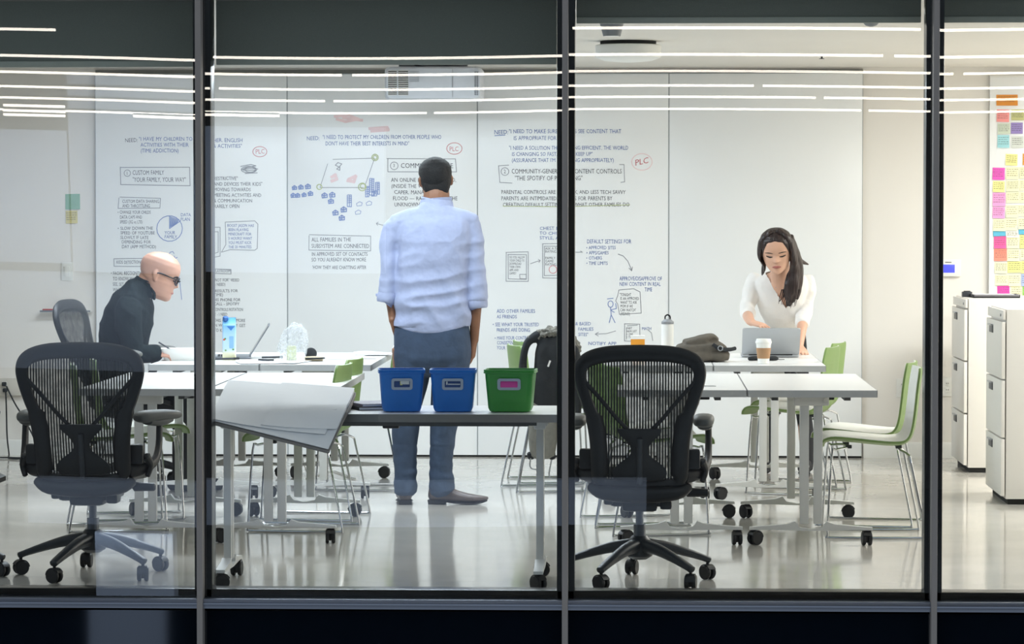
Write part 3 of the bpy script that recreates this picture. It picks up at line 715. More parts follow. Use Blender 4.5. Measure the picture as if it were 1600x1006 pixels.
# ---- bald man seated in profile, leaning over his food
def seated_man():
    Y = 5.0; s = px2m(Y)*1.006
    def q(px, py, dy=0): return at(px, py, Y+dy)
    def row(px, py, hd, w, dy=0): p = q(px, py, dy); return (p.x, p.y, p.z, w, hd*s)     # side = y: w across, hd in the picture
    SY = V((0, 1, 0))
    base = q(178, 640); base.z = 0
    t = person('seated bald man in dark shirt and black glasses, eating at a table', base)
    chin = q(240, 465); T = head_T(chin, .262, -PI/2+.10, .34, 0)
    b = NB(); head_geo(b, T, 1.04)
    loft(b, [row(216, 462, 19, .075), row(227, 448, 18, .064), row(232, 440, 18, .060), row(236, 430, 16, .055)], side=SY, n=18)
    loft(b, [row(176, 600, 34, .15), row(184, 565, 30, .14), row(193, 525, 31, .15), row(203, 490, 30, .165), row(212, 468, 24, .15), row(220, 454, 16, .09)], side=SY, n=20)
    for dy in (-.19, .19):
        loft(b, [row(203, 478, 12, .04, dy), row(203, 510, 12, .042, dy*1.15), row(209, 548, 11, .038, dy*1.2)], side=SY, n=12)
        loft(b, [row(207, 548, 10.5, .04, dy*1.2), row(228, 553, 9, .036, dy*1.0), row(247, 549, 7, .028, dy*.75)], side=SY, n=12)
    hand(b, q(238, 551, -.14), V((1, .35, -.12)), V((.1, .35, -1)), V((0, 1, .3)), (.6, .8, .6), 1.0)
    hand(b, q(238, 551, .14), V((1, -.35, -.05)), V((0, -.35, -1)), V((0, -1, .3)), (.35, .6, .5), 1.0)
    for dy in (-.10, .10):
        loft(b, [row(178, 606, 21, .07, dy), row(235, 612, 20, .068, dy), row(287, 618, 16, .056, dy*1.2)], side=SY, n=14)
        loft(b, [row(287, 618, 16, .052, dy*1.2), row(284, 680, 15, .05, dy*1.2), row(280, 745, 10, .035, dy*1.2)], side=SY, n=14)
    put('body', b, m_skin_a, t, .0045, 3)
    b = NB()
    loft(b, [row(178, 612, 41, .185), row(184, 575, 38, .18), row(191, 545, 37, .178), row(196, 515, 39, .185), row(203, 488, 37, .20), row(210, 468, 30, .19), row(218, 453, 22, .14), row(225, 445, 18, .085)], side=SY, n=26, k=4)
    for dy in (-.20, .20):
        loft(b, [row(203, 474, 18, .055, dy*.8), row(200, 490, 20, .062, dy), row(201, 515, 19.5, .062, dy*1.12), row(207, 542, 17, .058, dy*1.18), row(212, 556, 14, .05, dy*1.15)], side=SY, n=16)
        loft(b, [row(207, 549, 15, .054, dy*1.16), row(225, 553, 14, .05, dy), row(241, 552, 12.5, .044, dy*.75), row(247, 551, 12, .042, dy*.7)], side=SY, n=16)
    loft(b, [(*q(203, 472, -.16), .05, .05), (*q(207, 462, -.08), .06, .05), (*q(207, 462, .08), .06, .05), (*q(203, 472, .16), .05, .05)], side=V((1, 0, 0)), n=14)
    o = remesh(b, .0065, 5)
    for v in o.verts:
        p = v.co; v.co += v.normal*((1-2*abs(noise.noise(V((p.x*5+p.z*4, p.y*4, p.z*6-p.x*4)))))*.010 + (1-2*abs(noise.noise(V((p.x*11+p.z*9, p.y*7, p.z*9)))))*.006 - .006)
    put('shirt', o, m_dkshirt, t)
    b = NB(); loft(b, [row(221, 455, 23, .095), row(226, 447, 21, .083), row(229, 440, 19.5, .074)], side=SY, n=22, cap=False)
    loft(b, [row(229, 440, 19.5, .074), row(229, 439, 18, .070), row(224, 449, 18, .072)], side=SY, n=22, cap=False, k=1)
    for sg in (-1, 1): loft(b, [(*q(236, 449, sg*.055), .016, .008), (*q(241, 458, sg*.052), .022, .009), (*q(241, 468, sg*.05), .012, .006)], side=SY, n=10)
    put('collar', b, m_dkshirt, t)
    b = NB()
    for dy in (-.11, .11):
        loft(b, [row(176, 612, 26, .09, dy*.9), row(235, 617, 24, .085, dy), row(287, 620, 20, .072, dy*1.2), row(298, 624, 14, .06, dy*1.2)], side=SY, n=16)
        loft(b, [row(290, 622, 19, .066, dy*1.2), row(288, 680, 19, .065, dy*1.2), row(284, 752, 15, .056, dy*1.2)], side=SY, n=16)
    loft(b, [row(170, 595, 35, .18), row(172, 622, 36, .19)], side=SY, n=20)
    put('trousers', b, m_trous, t, .007, 4)
    for dy in (-.13, .13):
        b = NB(); p = q(279, 772, dy)
        loft(b, [(p.x-.05, p.y, .05, .035, .04), (p.x+.02, p.y, .055, .042, .05), (p.x+.10, p.y, .045, .045, .038), (p.x+.18, p.y, .036, .045, .028), (p.x+.24, p.y, .03, .03, .02)], side=SY, n=16)
        put('shoe', b, m_trous, t)
    # glasses
    b = NB(); P = lambda x, y, z: T @ V((x, y, z))
    for sg in (-1, 1):
        ring = [P(sg*(.145+.095*math.copysign(abs(math.cos(a))**.6, math.cos(a))), .385-.05*abs(math.cos(a))*(1 if math.cos(a) > 0 else .2), .485+.075*math.copysign(abs(math.sin(a))**.6, math.sin(a))) for a in [2*PI*i/20 for i in range(21)]]
        tube(b, ring, .0042, 8, 1, False)
        tube(b, [P(sg*.235, .345, .53), P(sg*.325, .18, .545), P(sg*.345, -.04, .555), P(sg*.345, -.12, .50)], .0038, 8, 4)
    tube(b, [P(-.05, .40, .50), P(0, .415, .515), P(.05, .40, .50)], .004, 8, 3)
    put('glasses', b, mat('black_spectacle_frame', '#101113', .3), t)
    b = NB()
    for sg in (-1, 1): patch(b, T, [(sg*.06, .555, .5), (sg*.14, .585, 1), (sg*.22, .56, .6)], .006, .004)
    put('eyebrows', b, m_brow, t)
    b = NB()
    patch(b, T, [(-.095, .215, .5), (0, .222, 1), (.095, .215, .5)], .007, .0); put('lips', b, m_lip, t)
    b = NB()
    for sg in (-1, 1): patch(b, T, [(sg*.09, .487, .6), (sg*.14, .483, 1), (sg*.19, .487, .6)], .006, .006)
    put('eyes', b, m_eye, t)
seated_man()
# ---- woman leaning over the laptop, facing the glass
def leaning_woman():
    Y = 6.1; s = px2m(Y)*.995
    def q(px, py, dy=0): return at(px, py, Y+dy)
    def row(px, py, hw, d, dy=0): p = q(px, py, dy); return (p.x, p.y, p.z, hw*s, d)
    base = q(1232, 742, .25); base.z = 0
    t = person('woman with long dark hair in white top leaning over a laptop', base)
    chin = q(1215.5, 421.5, -.36)
    T = head_T(chin, .246, PI-.08, .40, .06) @ Matrix.Diagonal((1.13, 1, 1, 1))
    b = NB(); head_geo(b, T, .98)
    loft(b, [row(1223, 452, 18, .06, -.12), row(1220, 436, 15.5, .05, -.18), row(1219, 420, 15, .05, -.22), row(1219, 405, 14, .05, -.24)], n=18)
    loft(b, [row(1228, 545, 30, .095, .18), row(1226, 515, 27, .085, .12), row(1223, 485, 33, .095, .02), row(1221, 460, 38, .092, -.06), row(1221, 440, 36, .075, -.09), row(1221, 430, 20, .05, -.12)], n=22)
    arms = (((1181, 438, -.05), (1168, 482, -.13), (1170, 497, -.42), (1175, 504, -.50)), ((1257, 438, -.05), (1257, 480, -.07), (1253, 512, -.20), (1249, 542, -.30)))
    for sh, el, mid, wr in arms:
        loft(b, [row(sh[0], sh[1], 9.5, .033, sh[2]), row(el[0], el[1], 9, .034, el[2]), row(mid[0], mid[1], 8, .03, mid[2]), row(wr[0], wr[1], 6, .023, wr[2])], n=13)
    hand(b, q(1174, 503.5, -.49), V((.75, -.62, -.20)), V((.1, 0, -1)), V((1, 1, 0)), (.25, .4, .3), .92, .12)
    hand(b, q(1248, 540, -.29), V((.25, -.8, -.42)), V((-.1, -.2, -1)), V((-1, .2, 0)), (.15, .35, .3), .92, .1)
    for cx, kx, fx, dy in ((1216, 1206, 1200, .2), (1243, 1254, 1258, .26)):
        loft(b, [row(cx, 545, 18, .085, .2), row(kx, 630, 12, .055, dy-.02), row(fx, 690, 9.5, .045, dy), row(fx, 735, 7, .035, dy)], n=14)
    put('body', b, m_skin_c, t, .0042, 3)
    # top with a low V neck
    b = NB()
    loft(b, [row(1228, 519, 30, .10, .135), row(1227, 510, 30, .10, .11), row(1225, 495, 33, .105, .05), row(1223, 472, 39.5, .108, -.04), row(1221, 450, 42.5, .10, -.08), row(1221, 436, 40, .082, -.10), row(1221, 428, 27, .055, -.115), row(1221, 424, 20, .05, -.12)], n=26, k=4)
    loft(b, [row(1184, 434, 14, .05, -.06), row(1177, 446, 14, .05, -.07), row(1170, 470, 12.5, .048, -.11), row(1167.5, 483, 12.5, .048, -.15), row(1169.5, 491, 11.5, .044, -.32)], n=16)
    loft(b, [row(1258, 434, 13, .05, -.06), row(1261, 446, 13.5, .05, -.06), row(1260, 470, 13, .048, -.065), row(1257, 487, 12.5, .046, -.09), row(1253, 507, 11.5, .043, -.17)], n=16)
    o = remesh(b, .006, 5)
    for v in o.verts:
        p = v.co; v.co += v.normal*(noise.noise(V((p.x*7, p.y*6, p.z*16)))*.006 + noise.noise(V((p.x*15+p.z*12, p.y*9, p.z*12)))*.004)
    A, Bm, Cc = q(1192, 421), q(1227, 481), q(1244, 421)
    dl = []
    for f in o.faces:
        c = f.calc_center_median()
        if c.y < Y-.06:
            # inside the V between the collar points and the apex (front of the chest only)
            if c.z > Bm.z:
                k = (c.z-Bm.z)/(A.z-Bm.z)
                if Bm.x+(A.x-Bm.x)*min(1, k**.9) < c.x < Bm.x+(Cc.x-Bm.x)*min(1, k**.9) and k < 1.3: dl.append(f)
    bmesh.ops.delete(o, geom=dl, context='FACES')
    put('top', o, m_blouse, t)
    b = NB()
    for k, (px0, py0, px1, py1) in enumerate(((1190, 424, 1229, 484),)):
        pass
    for f in (0.25, .5, .75): pass
    b.free()
    # hair
    b = NB()
    hair_cap(b, T, lambda a: .82-.04*min(1, a/.5) if a < .5 else (.78-.62*min(1, (a-.5)/.95) if a < 1.45 else .16), .022, .98)
    cap = put('hair', b, m_hair_w, t)
    b = NB()
    P = lambda x, y, z: T @ V((x, y, z))
    def fall(pts, k=4): loft(b, [(*p, ra, rb) for p, ra, rb in pts], n=14, k=k, dome=.2)
    fall([(P(.06, .02, .985), .02, .03), (P(.24, .10, .86), .022, .03), (P(.335, .06, .62), .016, .045), (P(.345, .04, .38), .014, .045), (q(1194, 412, -.36), .014, .04), (q(1193, 422, -.33), .011, .03), (q(1191, 429, -.31), .006, .014)])
    fall([(P(-.04, .02, .985), .02, .03), (P(-.24, .10, .86), .024, .03), (P(-.335, .08, .62), .020, .045), (P(-.345, .06, .38), .022, .05), (q(1241, 422, -.37), .034, .04), (q(1237, 445, -.38), .047, .036), (q(1235, 462, -.355), .043, .03), (q(1234, 471, -.335), .026, .016), (q(1231, 479, -.32), .010, .008)])
    fall([(P(-.28, -.10, .75), .03, .05), (q(1247, 408, -.33), .026, .05), (q(1249, 432, -.33), .026, .04), (q(1247, 456, -.32), .02, .03), (q(1244, 468, -.31), .01, .012)])
    b = remesh(b, .005, 4)
    for v in b.verts: v.co += v.normal*(noise.noise(V((v.co.x*70, v.co.y*40, v.co.z*5)))*.0065 - .0015)
    for i in range(14):
        x0 = 1218+i*2.1; e = 474+random.uniform(-4, 10)
        tube(b, [q(x0+4, 452, -.365), q(x0+1+random.uniform(-1, 1), 464, -.36), q(x0-2+random.uniform(-2, 2), e, -.335)], .0042, 6, 3, True, .0012)
    fall([(q(1246, 405, -.28), .01, .02), (q(1256, 410, -.2), .008, .012), (q(1263, 413, -.16), .003, .004)])
    h2 = put('hair_lengths', b, m_hair_w, t); h2.parent = cap
    # face
    b = NB()
    for sg in (-1, 1): patch(b, T, [(sg*.06, .578, .5), (sg*.14, .590, 1), (sg*.22, .574, .5)], .0032, .003)
    put('eyebrows', b, m_brow, t)
    b = NB()
    for sg in (-1, 1): patch(b, T, [(sg*.075, .483, .5), (sg*.135, .474, 1.1), (sg*.20, .488, .7)], .0044, .006)
    put('eyelashes', b, m_eye, t)
    b = NB(); patch(b, T, [(-.085, .218, .5), (-.03, .226, 1), (0, .222, 1), (.03, .226, 1), (.085, .218, .5)], .008, .002); put('lips', b, m_lip, t)
    b = NB(); lathe(b, [(.001, -.004), (.0045, 0), (.001, .004)], 8, q(1212, 449, -.19)); put('pendant', b, m_metal, t)
    b = NB()
    loft(b, [row(1228, 511, 29.5, .10, .125), row(1229, 530, 31, .112, .18), row(1230, 560, 32, .12, .22), row(1230, 580, 30, .11, .22)], n=22)
    for cx, kx, fx, dy in ((1216, 1206, 1201, .2), (1243, 1255, 1261, .26)):
        loft(b, [row(cx, 560, 19, .095, .21), row((cx+kx)/2, 600, 16.5, .08, .2), row(kx, 640, 13, .065, dy-.01), row(fx, 690, 11.5, .055, dy), row(fx, 733, 9.5, .048, dy)], n=16)
    put('trousers', b, m_trous, t, .0065, 4)
    for fx, dy in ((1198, .2), (1259, .26)):
        b = NB(); p = q(fx, 740, dy)
        loft(b, [(p.x, p.y+.06, .04, .03, .035), (p.x, p.y, .05, .036, .045), (p.x-.01, p.y-.08, .04, .040, .034), (p.x-.02, p.y-.15, .03, .036, .024), (p.x-.025, p.y-.19, .024, .02, .014)], side=V((1, 0, 0)), n=16)
        put('shoe', b, m_trous, t)
leaning_woman()
# ------------------------------------------------------------------ things on the tables and walls
m_blue = mat('blue_bin_plastic', '#1272cc', .38, var=.03); m_gbin = mat('green_bin_plastic', '#37923a', .38, var=.03)
m_paper = mat('white_paper', '#e9ebee', .7, var=.015); m_grey = mat('mid_grey_plastic', '#8f9296', .5)
m_kraft = mat('kraft_sleeve', '#b08a66', .7, var=.06); m_cream = mat('cream_paper', '#eae4d2', .7)
m_pink = mat('magenta_card', '#d2469c', .6); m_char = mat('charcoal_fabric', '#24272a', .85, var=.12, bump=.4, bscale=30)
m_fur = mat('grey_fur_trim', '#77756d', .9, var=.5, scale=110, bump=.8, bscale=90)
m_lining = mat('grey_lining', '#84827a', .85, var=.15, scale=25, bump=.4, bscale=20)
m_bag = mat('taupe_canvas', '#5d574e', .85, var=.12, scale=30, bump=.4, bscale=40)
m_dgrey = mat('dark_grey_metal', '#3c3f44', .4, .4)
m_tray = mat('white_food_tray', '#f0f0ec', .5, var=.01)
def bin_(label, px, m, card, y0=.36, wf=1.0):
    x = X_at(px, y0+.05); t = thing('storage_bin', label, 'bin', (x, y0+.085, .7355), 0, 'coloured storage bins in a row')
    b = NB(); prof = [(.001, .066, .055, 0), (.004, .076, .064, .0), (.018, .082, .068, 0), (.165, .093, .082, 0), (.170, .0975, .0865, 0), (.178, .0975, .0865, 0), (.178, .093, .081, 0), (.165, .090, .079, 0), (.018, .079, .065, 0), (.010, .05, .04, 0)]
    R = [[b.verts.new((u, v, z)) for u, v in rrect(hw, hd, .022, 4)] for z, hw, hd, _ in prof]
    for p, q in zip(R, R[1:]):
        for i in range(len(p)): b.faces.new((p[i], p[(i+1) % len(p)], q[(i+1) % len(p)], q[i]))
    b.faces.new(R[0][::-1]); b.faces.new(R[-1]); obj('body', b, m, t)
    b = NB()
    for k in range(4): pass
    ring = [rrect(.101+.0035*d, .083+.0035*d, .024, 4) for d in (0, 1)]
    for i in range(20):
        pass
    tube(b, [(u, v, .1655) for u, v in rrect(.0955, .0845, .024, 5)] + [(.0955, .0605, .1655)], .0035, 8, 1, False); obj('rim', b, m, t)
    yz = lambda z: -(.066+(.016)*(z-.012)/.153)
    b = NB(); hw, hh = .044, .024
    out = rrect(hw, hh, .010, 4); inn = rrect(hw-.011, hh-.011, .004, 4)
    A = [[b.verts.new((u, yz(.118+v)-d, .118+v)) for u, v in o] for o, d in ((out, .0), (out, .006), (inn, .006), (inn, .001))]
    for p, q in zip(A, A[1:]):
        for i in range(len(p)): b.faces.new((p[i], p[(i+1) % len(p)], q[(i+1) % len(p)], q[i]))
    lh = obj('label_holder', b, m_grey_lab, t)
    b = NB(); box(b, (.0, yz(.118)-.0015, .118), (.068, .003, .030), Matrix.Rotation(-.10, 3, 'X')); obj('label_card', b, card[0], lh)
    for (dx, dz, w, h, mm) in card[1:]:
        b = NB(); box(b, (dx, yz(.118+dz)-.0045, .118+dz), (w, .0016, h), Matrix.Rotation(-.10, 3, 'X')); obj('card_sticker', b, mm, lh)
    t.scale.x = 1.10 if px > 790 else 1; t.rotation_euler.z = {626: .10, 707.5: .02, 797.5: -.05}[px]; return t
m_grey_lab = mat('label_frame_grey', '#a9b4c4', .45)
m_navy = mat('navy_card', '#27457f', .6); m_lbl = mat('pale_sticker', '#cdd3d6', .6); m_ylw = mat('yellow_sticker', '#d8d86a', .6)
bin_('blue plastic bin on the near table, leftmost of the three bins', 626, m_blue, (m_navy, (.012, .006, .036, .014, m_lbl), (-.003, .004, .010, .016, m_ylw)))
bin_('blue plastic bin between the other blue bin and the green one', 707.5, m_blue, (m_navy, (.006, .0, .050, .004, m_lbl), (-.024, .005, .006, .014, m_lbl)))
bin_('green plastic bin with a magenta label card', 797.5, m_gbin, (m_pink,))
# large sheets draped over the end of the near table
def boards_():
    rl, rr = at(358, 597, 1.0), at(556, 613, .80)
    el, er = V((X_at(336, .235), .235, .752)), V((X_at(543, .235), .235, .752))
    fl, fr = at(322, 656, .10), at(514, 706, .10)
    def srf(u, v, off=0):
        A, B, D = rl*(1-u)+rr*u, el*(1-u)+er*u, fl*(1-u)+fr*u
        k = .55
        p = A.lerp(B, v/k) if v < k else B.lerp(D, (v-k)/(1-k))
        d = abs(v-k)/.16
        if d < 1: p.z += .008*(1-d)**2*0
        p.z += .010*math.sin(PI*min(1, v/k))*math.sin(u*5+.6)*(1 if v < k else 0)
        n = V((0, 0, 1)) if v < k else V((0, -.75, .6)); return p + n*off
    t = thing('poster_boards', 'large white poster sheets draped over the left end of the near table', 'paper', (0, 0, 0))
    b = NB(); sheet(b, lambda u, v: srf(u, v, .0), 20, 14, .014); obj('backing_board', b, mat('grey_board_edge', '#8d8985', .75, var=.05), t)
    b = NB(); sheet(b, lambda u, v: srf(u*.99, v*.985, .009), 20, 14, .003); obj('sheet', b, m_paper, t)
    b = NB(); sheet(b, lambda u, v: srf(.0+u*.92, .02+v*.95-.12*u*v, .014+.006*max(0, v-.55)*u), 20, 14, .002); obj('sheet', b, m_paper, t)
    b = NB(); sheet(b, lambda u, v: srf(.42+u*.57, v*.88-.1*u*v, .019), 16, 12, .002); obj('sheet', b, m_paper, t)
boards_()
def book(name, label, cat, c, sx, sy, sz, rz, m, m2=None):
    t = thing(name, label, cat, c, rz)
    b = NB()
    for z in (0, sz-.0022): box(b, (0, 0, z+.0011), (sx, sy, .0022), bev=.0006)
    box(b, (-sx/2+.001, 0, sz/2), (.002, sy, sz)); obj('cover', b, m, t)
    b = NB(); box(b, (0, 0, sz/2), (sx-.006, sy-.006, sz-.005)); obj('pages', b, m2 or m_paper, t); return t
p = at(580, 636, .62); p.z = .7355
book('notebook', 'dark notebook lying under a grey one beside the leftmost blue bin', 'notebook', p, .17, .23, .014, .35, m_char)
p2 = p + V((.004, .004, .0145)); book('notebook', 'grey-violet notebook lying on top of the dark one on the near table', 'notebook', p2, .165, .225, .012, .42, mat('violet_grey_cover', '#8b8798', .5))
# laptop, open; screen at angle, facing direction rz (0: user on +y side looking -y ... screen back faces -y)
def laptop(label, loc, rz, ang, m, w=.325, d=.225):
    t = thing('laptop', label, 'laptop', loc, rz)
    b = NB(); prism(b, rrect(w/2, d/2, .012), lambda u, v, q: V((u, v, .003+q)), .012); base = obj('base', b, m, t)
    b = NB()
    for r in range(5):
        for c_ in range(13): box(b, (-w*.40+c_*w*.0667, d*.02+r*.018, .0155), (.016, .0145, .0014))
    k = obj('keyboard', b, m_char, base); k['kind'] = 'stuff'
    b = NB(); prism(b, rrect(.05, .035, .004), lambda u, v, q: V((u, v+d*.30, .0151+q)), .0006); obj('trackpad', b, m_grey, base)
    R = Matrix.Rotation(ang, 3, 'X'); h = V((0, -d/2+.004, .014))
    b = NB(); prism(b, rrect(w/2, d/2, .012), lambda u, v, q: h + R @ V((u, q, v+d/2)), .006); lid = obj('lid', b, m, t)
    b = NB(); prism(b, rrect(w/2-.012, d/2-.012, .002), lambda u, v, q: h + R @ V((u, .0061+q, v+d/2)), .0006); obj('screen', b, mat('screen_glass', '#1b222b', .1) if 'screen_glass' not in MATS else MATS['screen_glass'], lid)
    b = NB(); cyl(b, h+V((-w*.38, 0, 0)), h+V((w*.38, 0, 0)), .005, 10); obj('hinge', b, m_char, lid)
    return t
m_lap = mat('silver_aluminium', '#b9bcc0', .38, .55, var=.02)
p = at(1204, 557.5, 5.40); laptop('silver laptop open in front of the leaning woman', (p.x, 5.40+.11, .7355), 0, math.radians(43), m_lap, .328, .212)
p = at(366, 560, 5.2); laptop('open laptop seen side-on near the blue water carton', (p.x-.01, 5.2, .7355), PI/2+.12, math.radians(32), mat('grey_laptop', '#7e838a', .4, .5), .30, .21)
# paper cup
p = at(1193, 568, 4.62); t = thing('paper_cup', 'white paper coffee cup with brown sleeve beside the silver laptop', 'cup', (p.x, 4.62, .7355))
b = NB(); lathe(b, [(.026, 0), (.030, .002), (.041, .112), (.0415, .115)], 28); obj('cup', b, m_tray, t)
b = NB(); lathe(b, [(.0325, .030), (.0395, .088), (.0405, .088), (.0335, .030)], 28); obj('sleeve', b, m_kraft, t)
b = NB(); lathe(b, [(.043, .112), (.0445, .116), (.0445, .122), (.042, .126), (.039, .137), (.034, .138), (.033, .133), (.004, .132)], 28); obj('lid', b, m_tray, t)
for i, (px, py) in enumerate(((1178, 562), (1206, 563))):
    p = at(px, py, 5.0); t = thing('computer_mouse' if i else 'power_adapter', ('small dark mouse behind the paper cup, on its right' if i else 'small dark adapter behind the paper cup, on its left'), 'mouse' if i else 'adapter', (p.x, 5.0, .7355), .4)
    b = NB(); loft(b, [(-.03, 0, .010, .014, .010), (-.01, 0, .013, .02, .013), (.02, 0, .013, .02, .013), (.034, 0, .010, .014, .009)], side=V((0, 1, 0)), n=14); obj('shell', b, m_char, t)
    b = NB(); tube(b, [(.03, 0, .008), (.06, .02, .004), (.10, .05, .003)], .0018, 6, 3); obj('cable', b, m_char, t)
# folded grey bag
def bag_():
    p = at(1104, 566, 4.9); t = thing('folded_bag', 'folded taupe canvas bag lying behind the right black mesh chair', 'bag', (p.x, 4.9, .7355), .1)
    b = NB()
    loft(b, [(-.16, 0, .03, .10, .028), (-.05, 0, .034, .12, .034), (.06, 0, .034, .12, .034), (.115, 0, .03, .10, .028)], side=V((0, 1, 0)), n=18, power=3)
    loft(b, [(-.16, .01, .07, .09, .022), (-.05, .0, .08, .11, .028), (.05, 0, .085, .11, .026), (.10, 0, .07, .09, .02)], side=V((0, 1, 0)), n=18, power=3)
    loft(b, [(-.12, .0, .105, .08, .018), (-.02, 0, .125, .09, .022), (.03, .0, .135, .07, .02), (.06, 0, .118, .05, .012)], side=V((0, 1, 0)), n=18, power=3)
    o = remesh(b, .006, 3)
    for v in o.verts: v.co += v.normal*noise.noise(v.co*16)*.008; v.co.z = max(v.co.z, .001)
    obj('body', o, m_bag, t, 80)
    b = NB(); tube(b, [(.02, -.115, .10), (.06, -.118, .075), (.115, -.10, .07), (.15, -.07, .075)], .011, 8, 4); obj('strap', b, m_char, t)
    b = NB(); tube(b, [V((.06+.013*math.cos(a), -.132, .078+.013*math.sin(a))) for a in [2*PI*i/14 for i in range(15)]], .003, 6, 1, False); obj('ring_buckle', b, m_metal, t)
bag_()
# white drinking bottle with loop cap
p = at(1043, 560, 5.1); t = thing('drinking_bottle', 'slim white bottle with loop cap behind the right black mesh chair', 'bottle', (p.x, 5.1, .7355))
b = NB(); lathe(b, [(.030, 0), (.034, .004), (.034, .19), (.031, .205), (.022, .212)], 24); obj('body', b, m_white, t)
b = NB(); lathe(b, [(.034, .2), (.035, .203), (.035, .214), (.024, .222), (.02, .228)], 24); cp = obj('cap', b, m_grey, t)
b = NB(); tube(b, [(-.014, 0, .226), (-.013, 0, .243), (0, 0, .252), (.013, 0, .243), (.014, 0, .226)], .0045, 8, 4); obj('loop', b, m_char, cp)
# small orange and white carton
p = at(996.5, 560, 4.9); t = thing('small_carton', 'small orange and white carton standing behind the right black mesh chair', 'carton', (p.x, 4.9, .7355))
b = NB(); box(b, (0, 0, .062), (.078, .05, .124), bev=.002); obj('body', b, mat('orange_card', '#e79a2c', .55), t)
b = NB(); box(b, (0, 0, .134), (.079, .051, .021), bev=.002); obj('lid', b, m_tray, t)
# black coat over a chair
def coat_():
    c = at(862, 600, 5.14); x0 = X_at(818, 4.95)
    t = thing('winter_coat', 'black winter coat with grey fur hood hung over a green chair', 'coat', (X_at(862, 4.92), 4.90, .0))
    b = NB()
    def q(px, py, dy=0): p = at(px, py, 4.90+dy); return p - V(t.location)
    s = px2m(4.9)
    def r(px, py, hw, d, dy=0): p = q(px, py, dy); return (p.x, p.y, p.z, hw*s, d)
    loft(b, [r(864, 529, 22, .05), r(866, 548, 31, .075), r(867, 590, 32, .085), r(866, 625, 33, .085), r(864, 648, 33, .07)], n=22, power=2.6)
    loft(b, [r(852, 526, 9, .04), r(836, 526, 9, .04), r(823, 537, 8, .04), r(817, 560, 6.5, .045), r(817, 590, 6, .045), r(822, 625, 8, .045), r(835, 645, 8, .04)], n=14)
    loft(b, [r(880, 529, 8, .04), r(897, 545, 9, .045), r(902, 600, 8, .045), r(902, 650, 8, .045)], n=14)
    o = remesh(b, .008, 3)
    for v in o.verts: v.co += v.normal*(noise.noise(V((v.co.x*14, v.co.y*10, v.co.z*4)))*.016)
    obj('coat_body', o, m_char, t, 80)
    b = NB(); loft(b, [r(826, 532, 5, .02), r(845, 524, 8, .04), r(862, 519, 9, .05), r(880, 523, 9, .045), r(898, 536, 7, .03), r(904, 548, 4, .02)], side=V((0, 0, 1)), n=16, k=4)
    o = remesh(b, .006, 1)
    for v in o.verts: v.co += v.normal*(noise.noise(v.co*55)*.016)
    obj('fur_collar', o, m_fur, t, 80)
    b = NB(); loft(b, [r(850, 632, 25, .06), r(849, 664, 23, .06), r(848, 692, 22, .055), r(848, 712, 19, .045)], n=18, power=3); obj('lining', b, m_lining, t)
    b = NB()
    for px in (829, 862): loft(b, [r(px, 708, 6, .03), r(px+1, 716, 5, .025)], n=10)
    obj('hem_toggle', b, m_char, t)
    b = NB(); box(b, q(858, 568, -.098), (.010, .003, .036), Matrix.Rotation(.35, 3, 'Y')); obj('label_tab', b, m_tray, t)
    b = NB(); tube(b, [q(829, 716, -.03), q(828, 728, -.03), q(833, 733, -.03), q(843, 733, -.03)], .004, 6, 3); tube(b, [q(862, 718, -.02), q(858, 740, -.02), q(862, 747, -.02), q(874, 747, -.02)], .004, 6, 3); obj('drawcord', b, m_metal, t)
coat_()
# food tray
p = at(283, 561, 4.93); t = thing('food_tray', 'white rectangular food tray on the table in front of the seated man', 'tray', (p.x, 4.93, .7355), .05)
b = NB(); R = [[b.verts.new((u, v, z)) for u, v in rrect(hw, hd, .02)] for z, hw, hd in ((0, .085, .055), (.004, .09, .06), (.062, .112, .078), (.067, .118, .084), (.067, .112, .078), (.062, .108, .074), (.006, .086, .056))]
for a_, c_ in zip(R, R[1:]):
    for i in range(len(a_)): b.faces.new((a_[i], a_[(i+1) % len(a_)], c_[(i+1) % len(a_)], c_[i]))
b.faces.new(R[0][::-1]); b.faces.new(R[-1]); obj('tray_body', b, m_tray, t)
b = NB(); box(b, (0, 0, .022), (.16, .1, .02), bev=.006); obj('food', b, mat('noodles', '#c9b184', .7, var=.3, scale=80), t)
p = at(255, 543, 4.86); t = thing('fork', 'dark fork held by the seated man over the white tray', 'cutlery', (p.x, 4.86, p.z))
b = NB(); tube(b, [(-.025, 0, .03), (.0, 0, .015), (.03, 0, -.004)], .0045, 8, 3); obj('handle', b, m_dgrey, t)
b = NB()
for k in range(3): tube(b, [(.03, (k-1)*.005, -.004), (.05, (k-1)*.006, -.012)], .0016, 6)
obj('tines', b, m_dgrey, t)
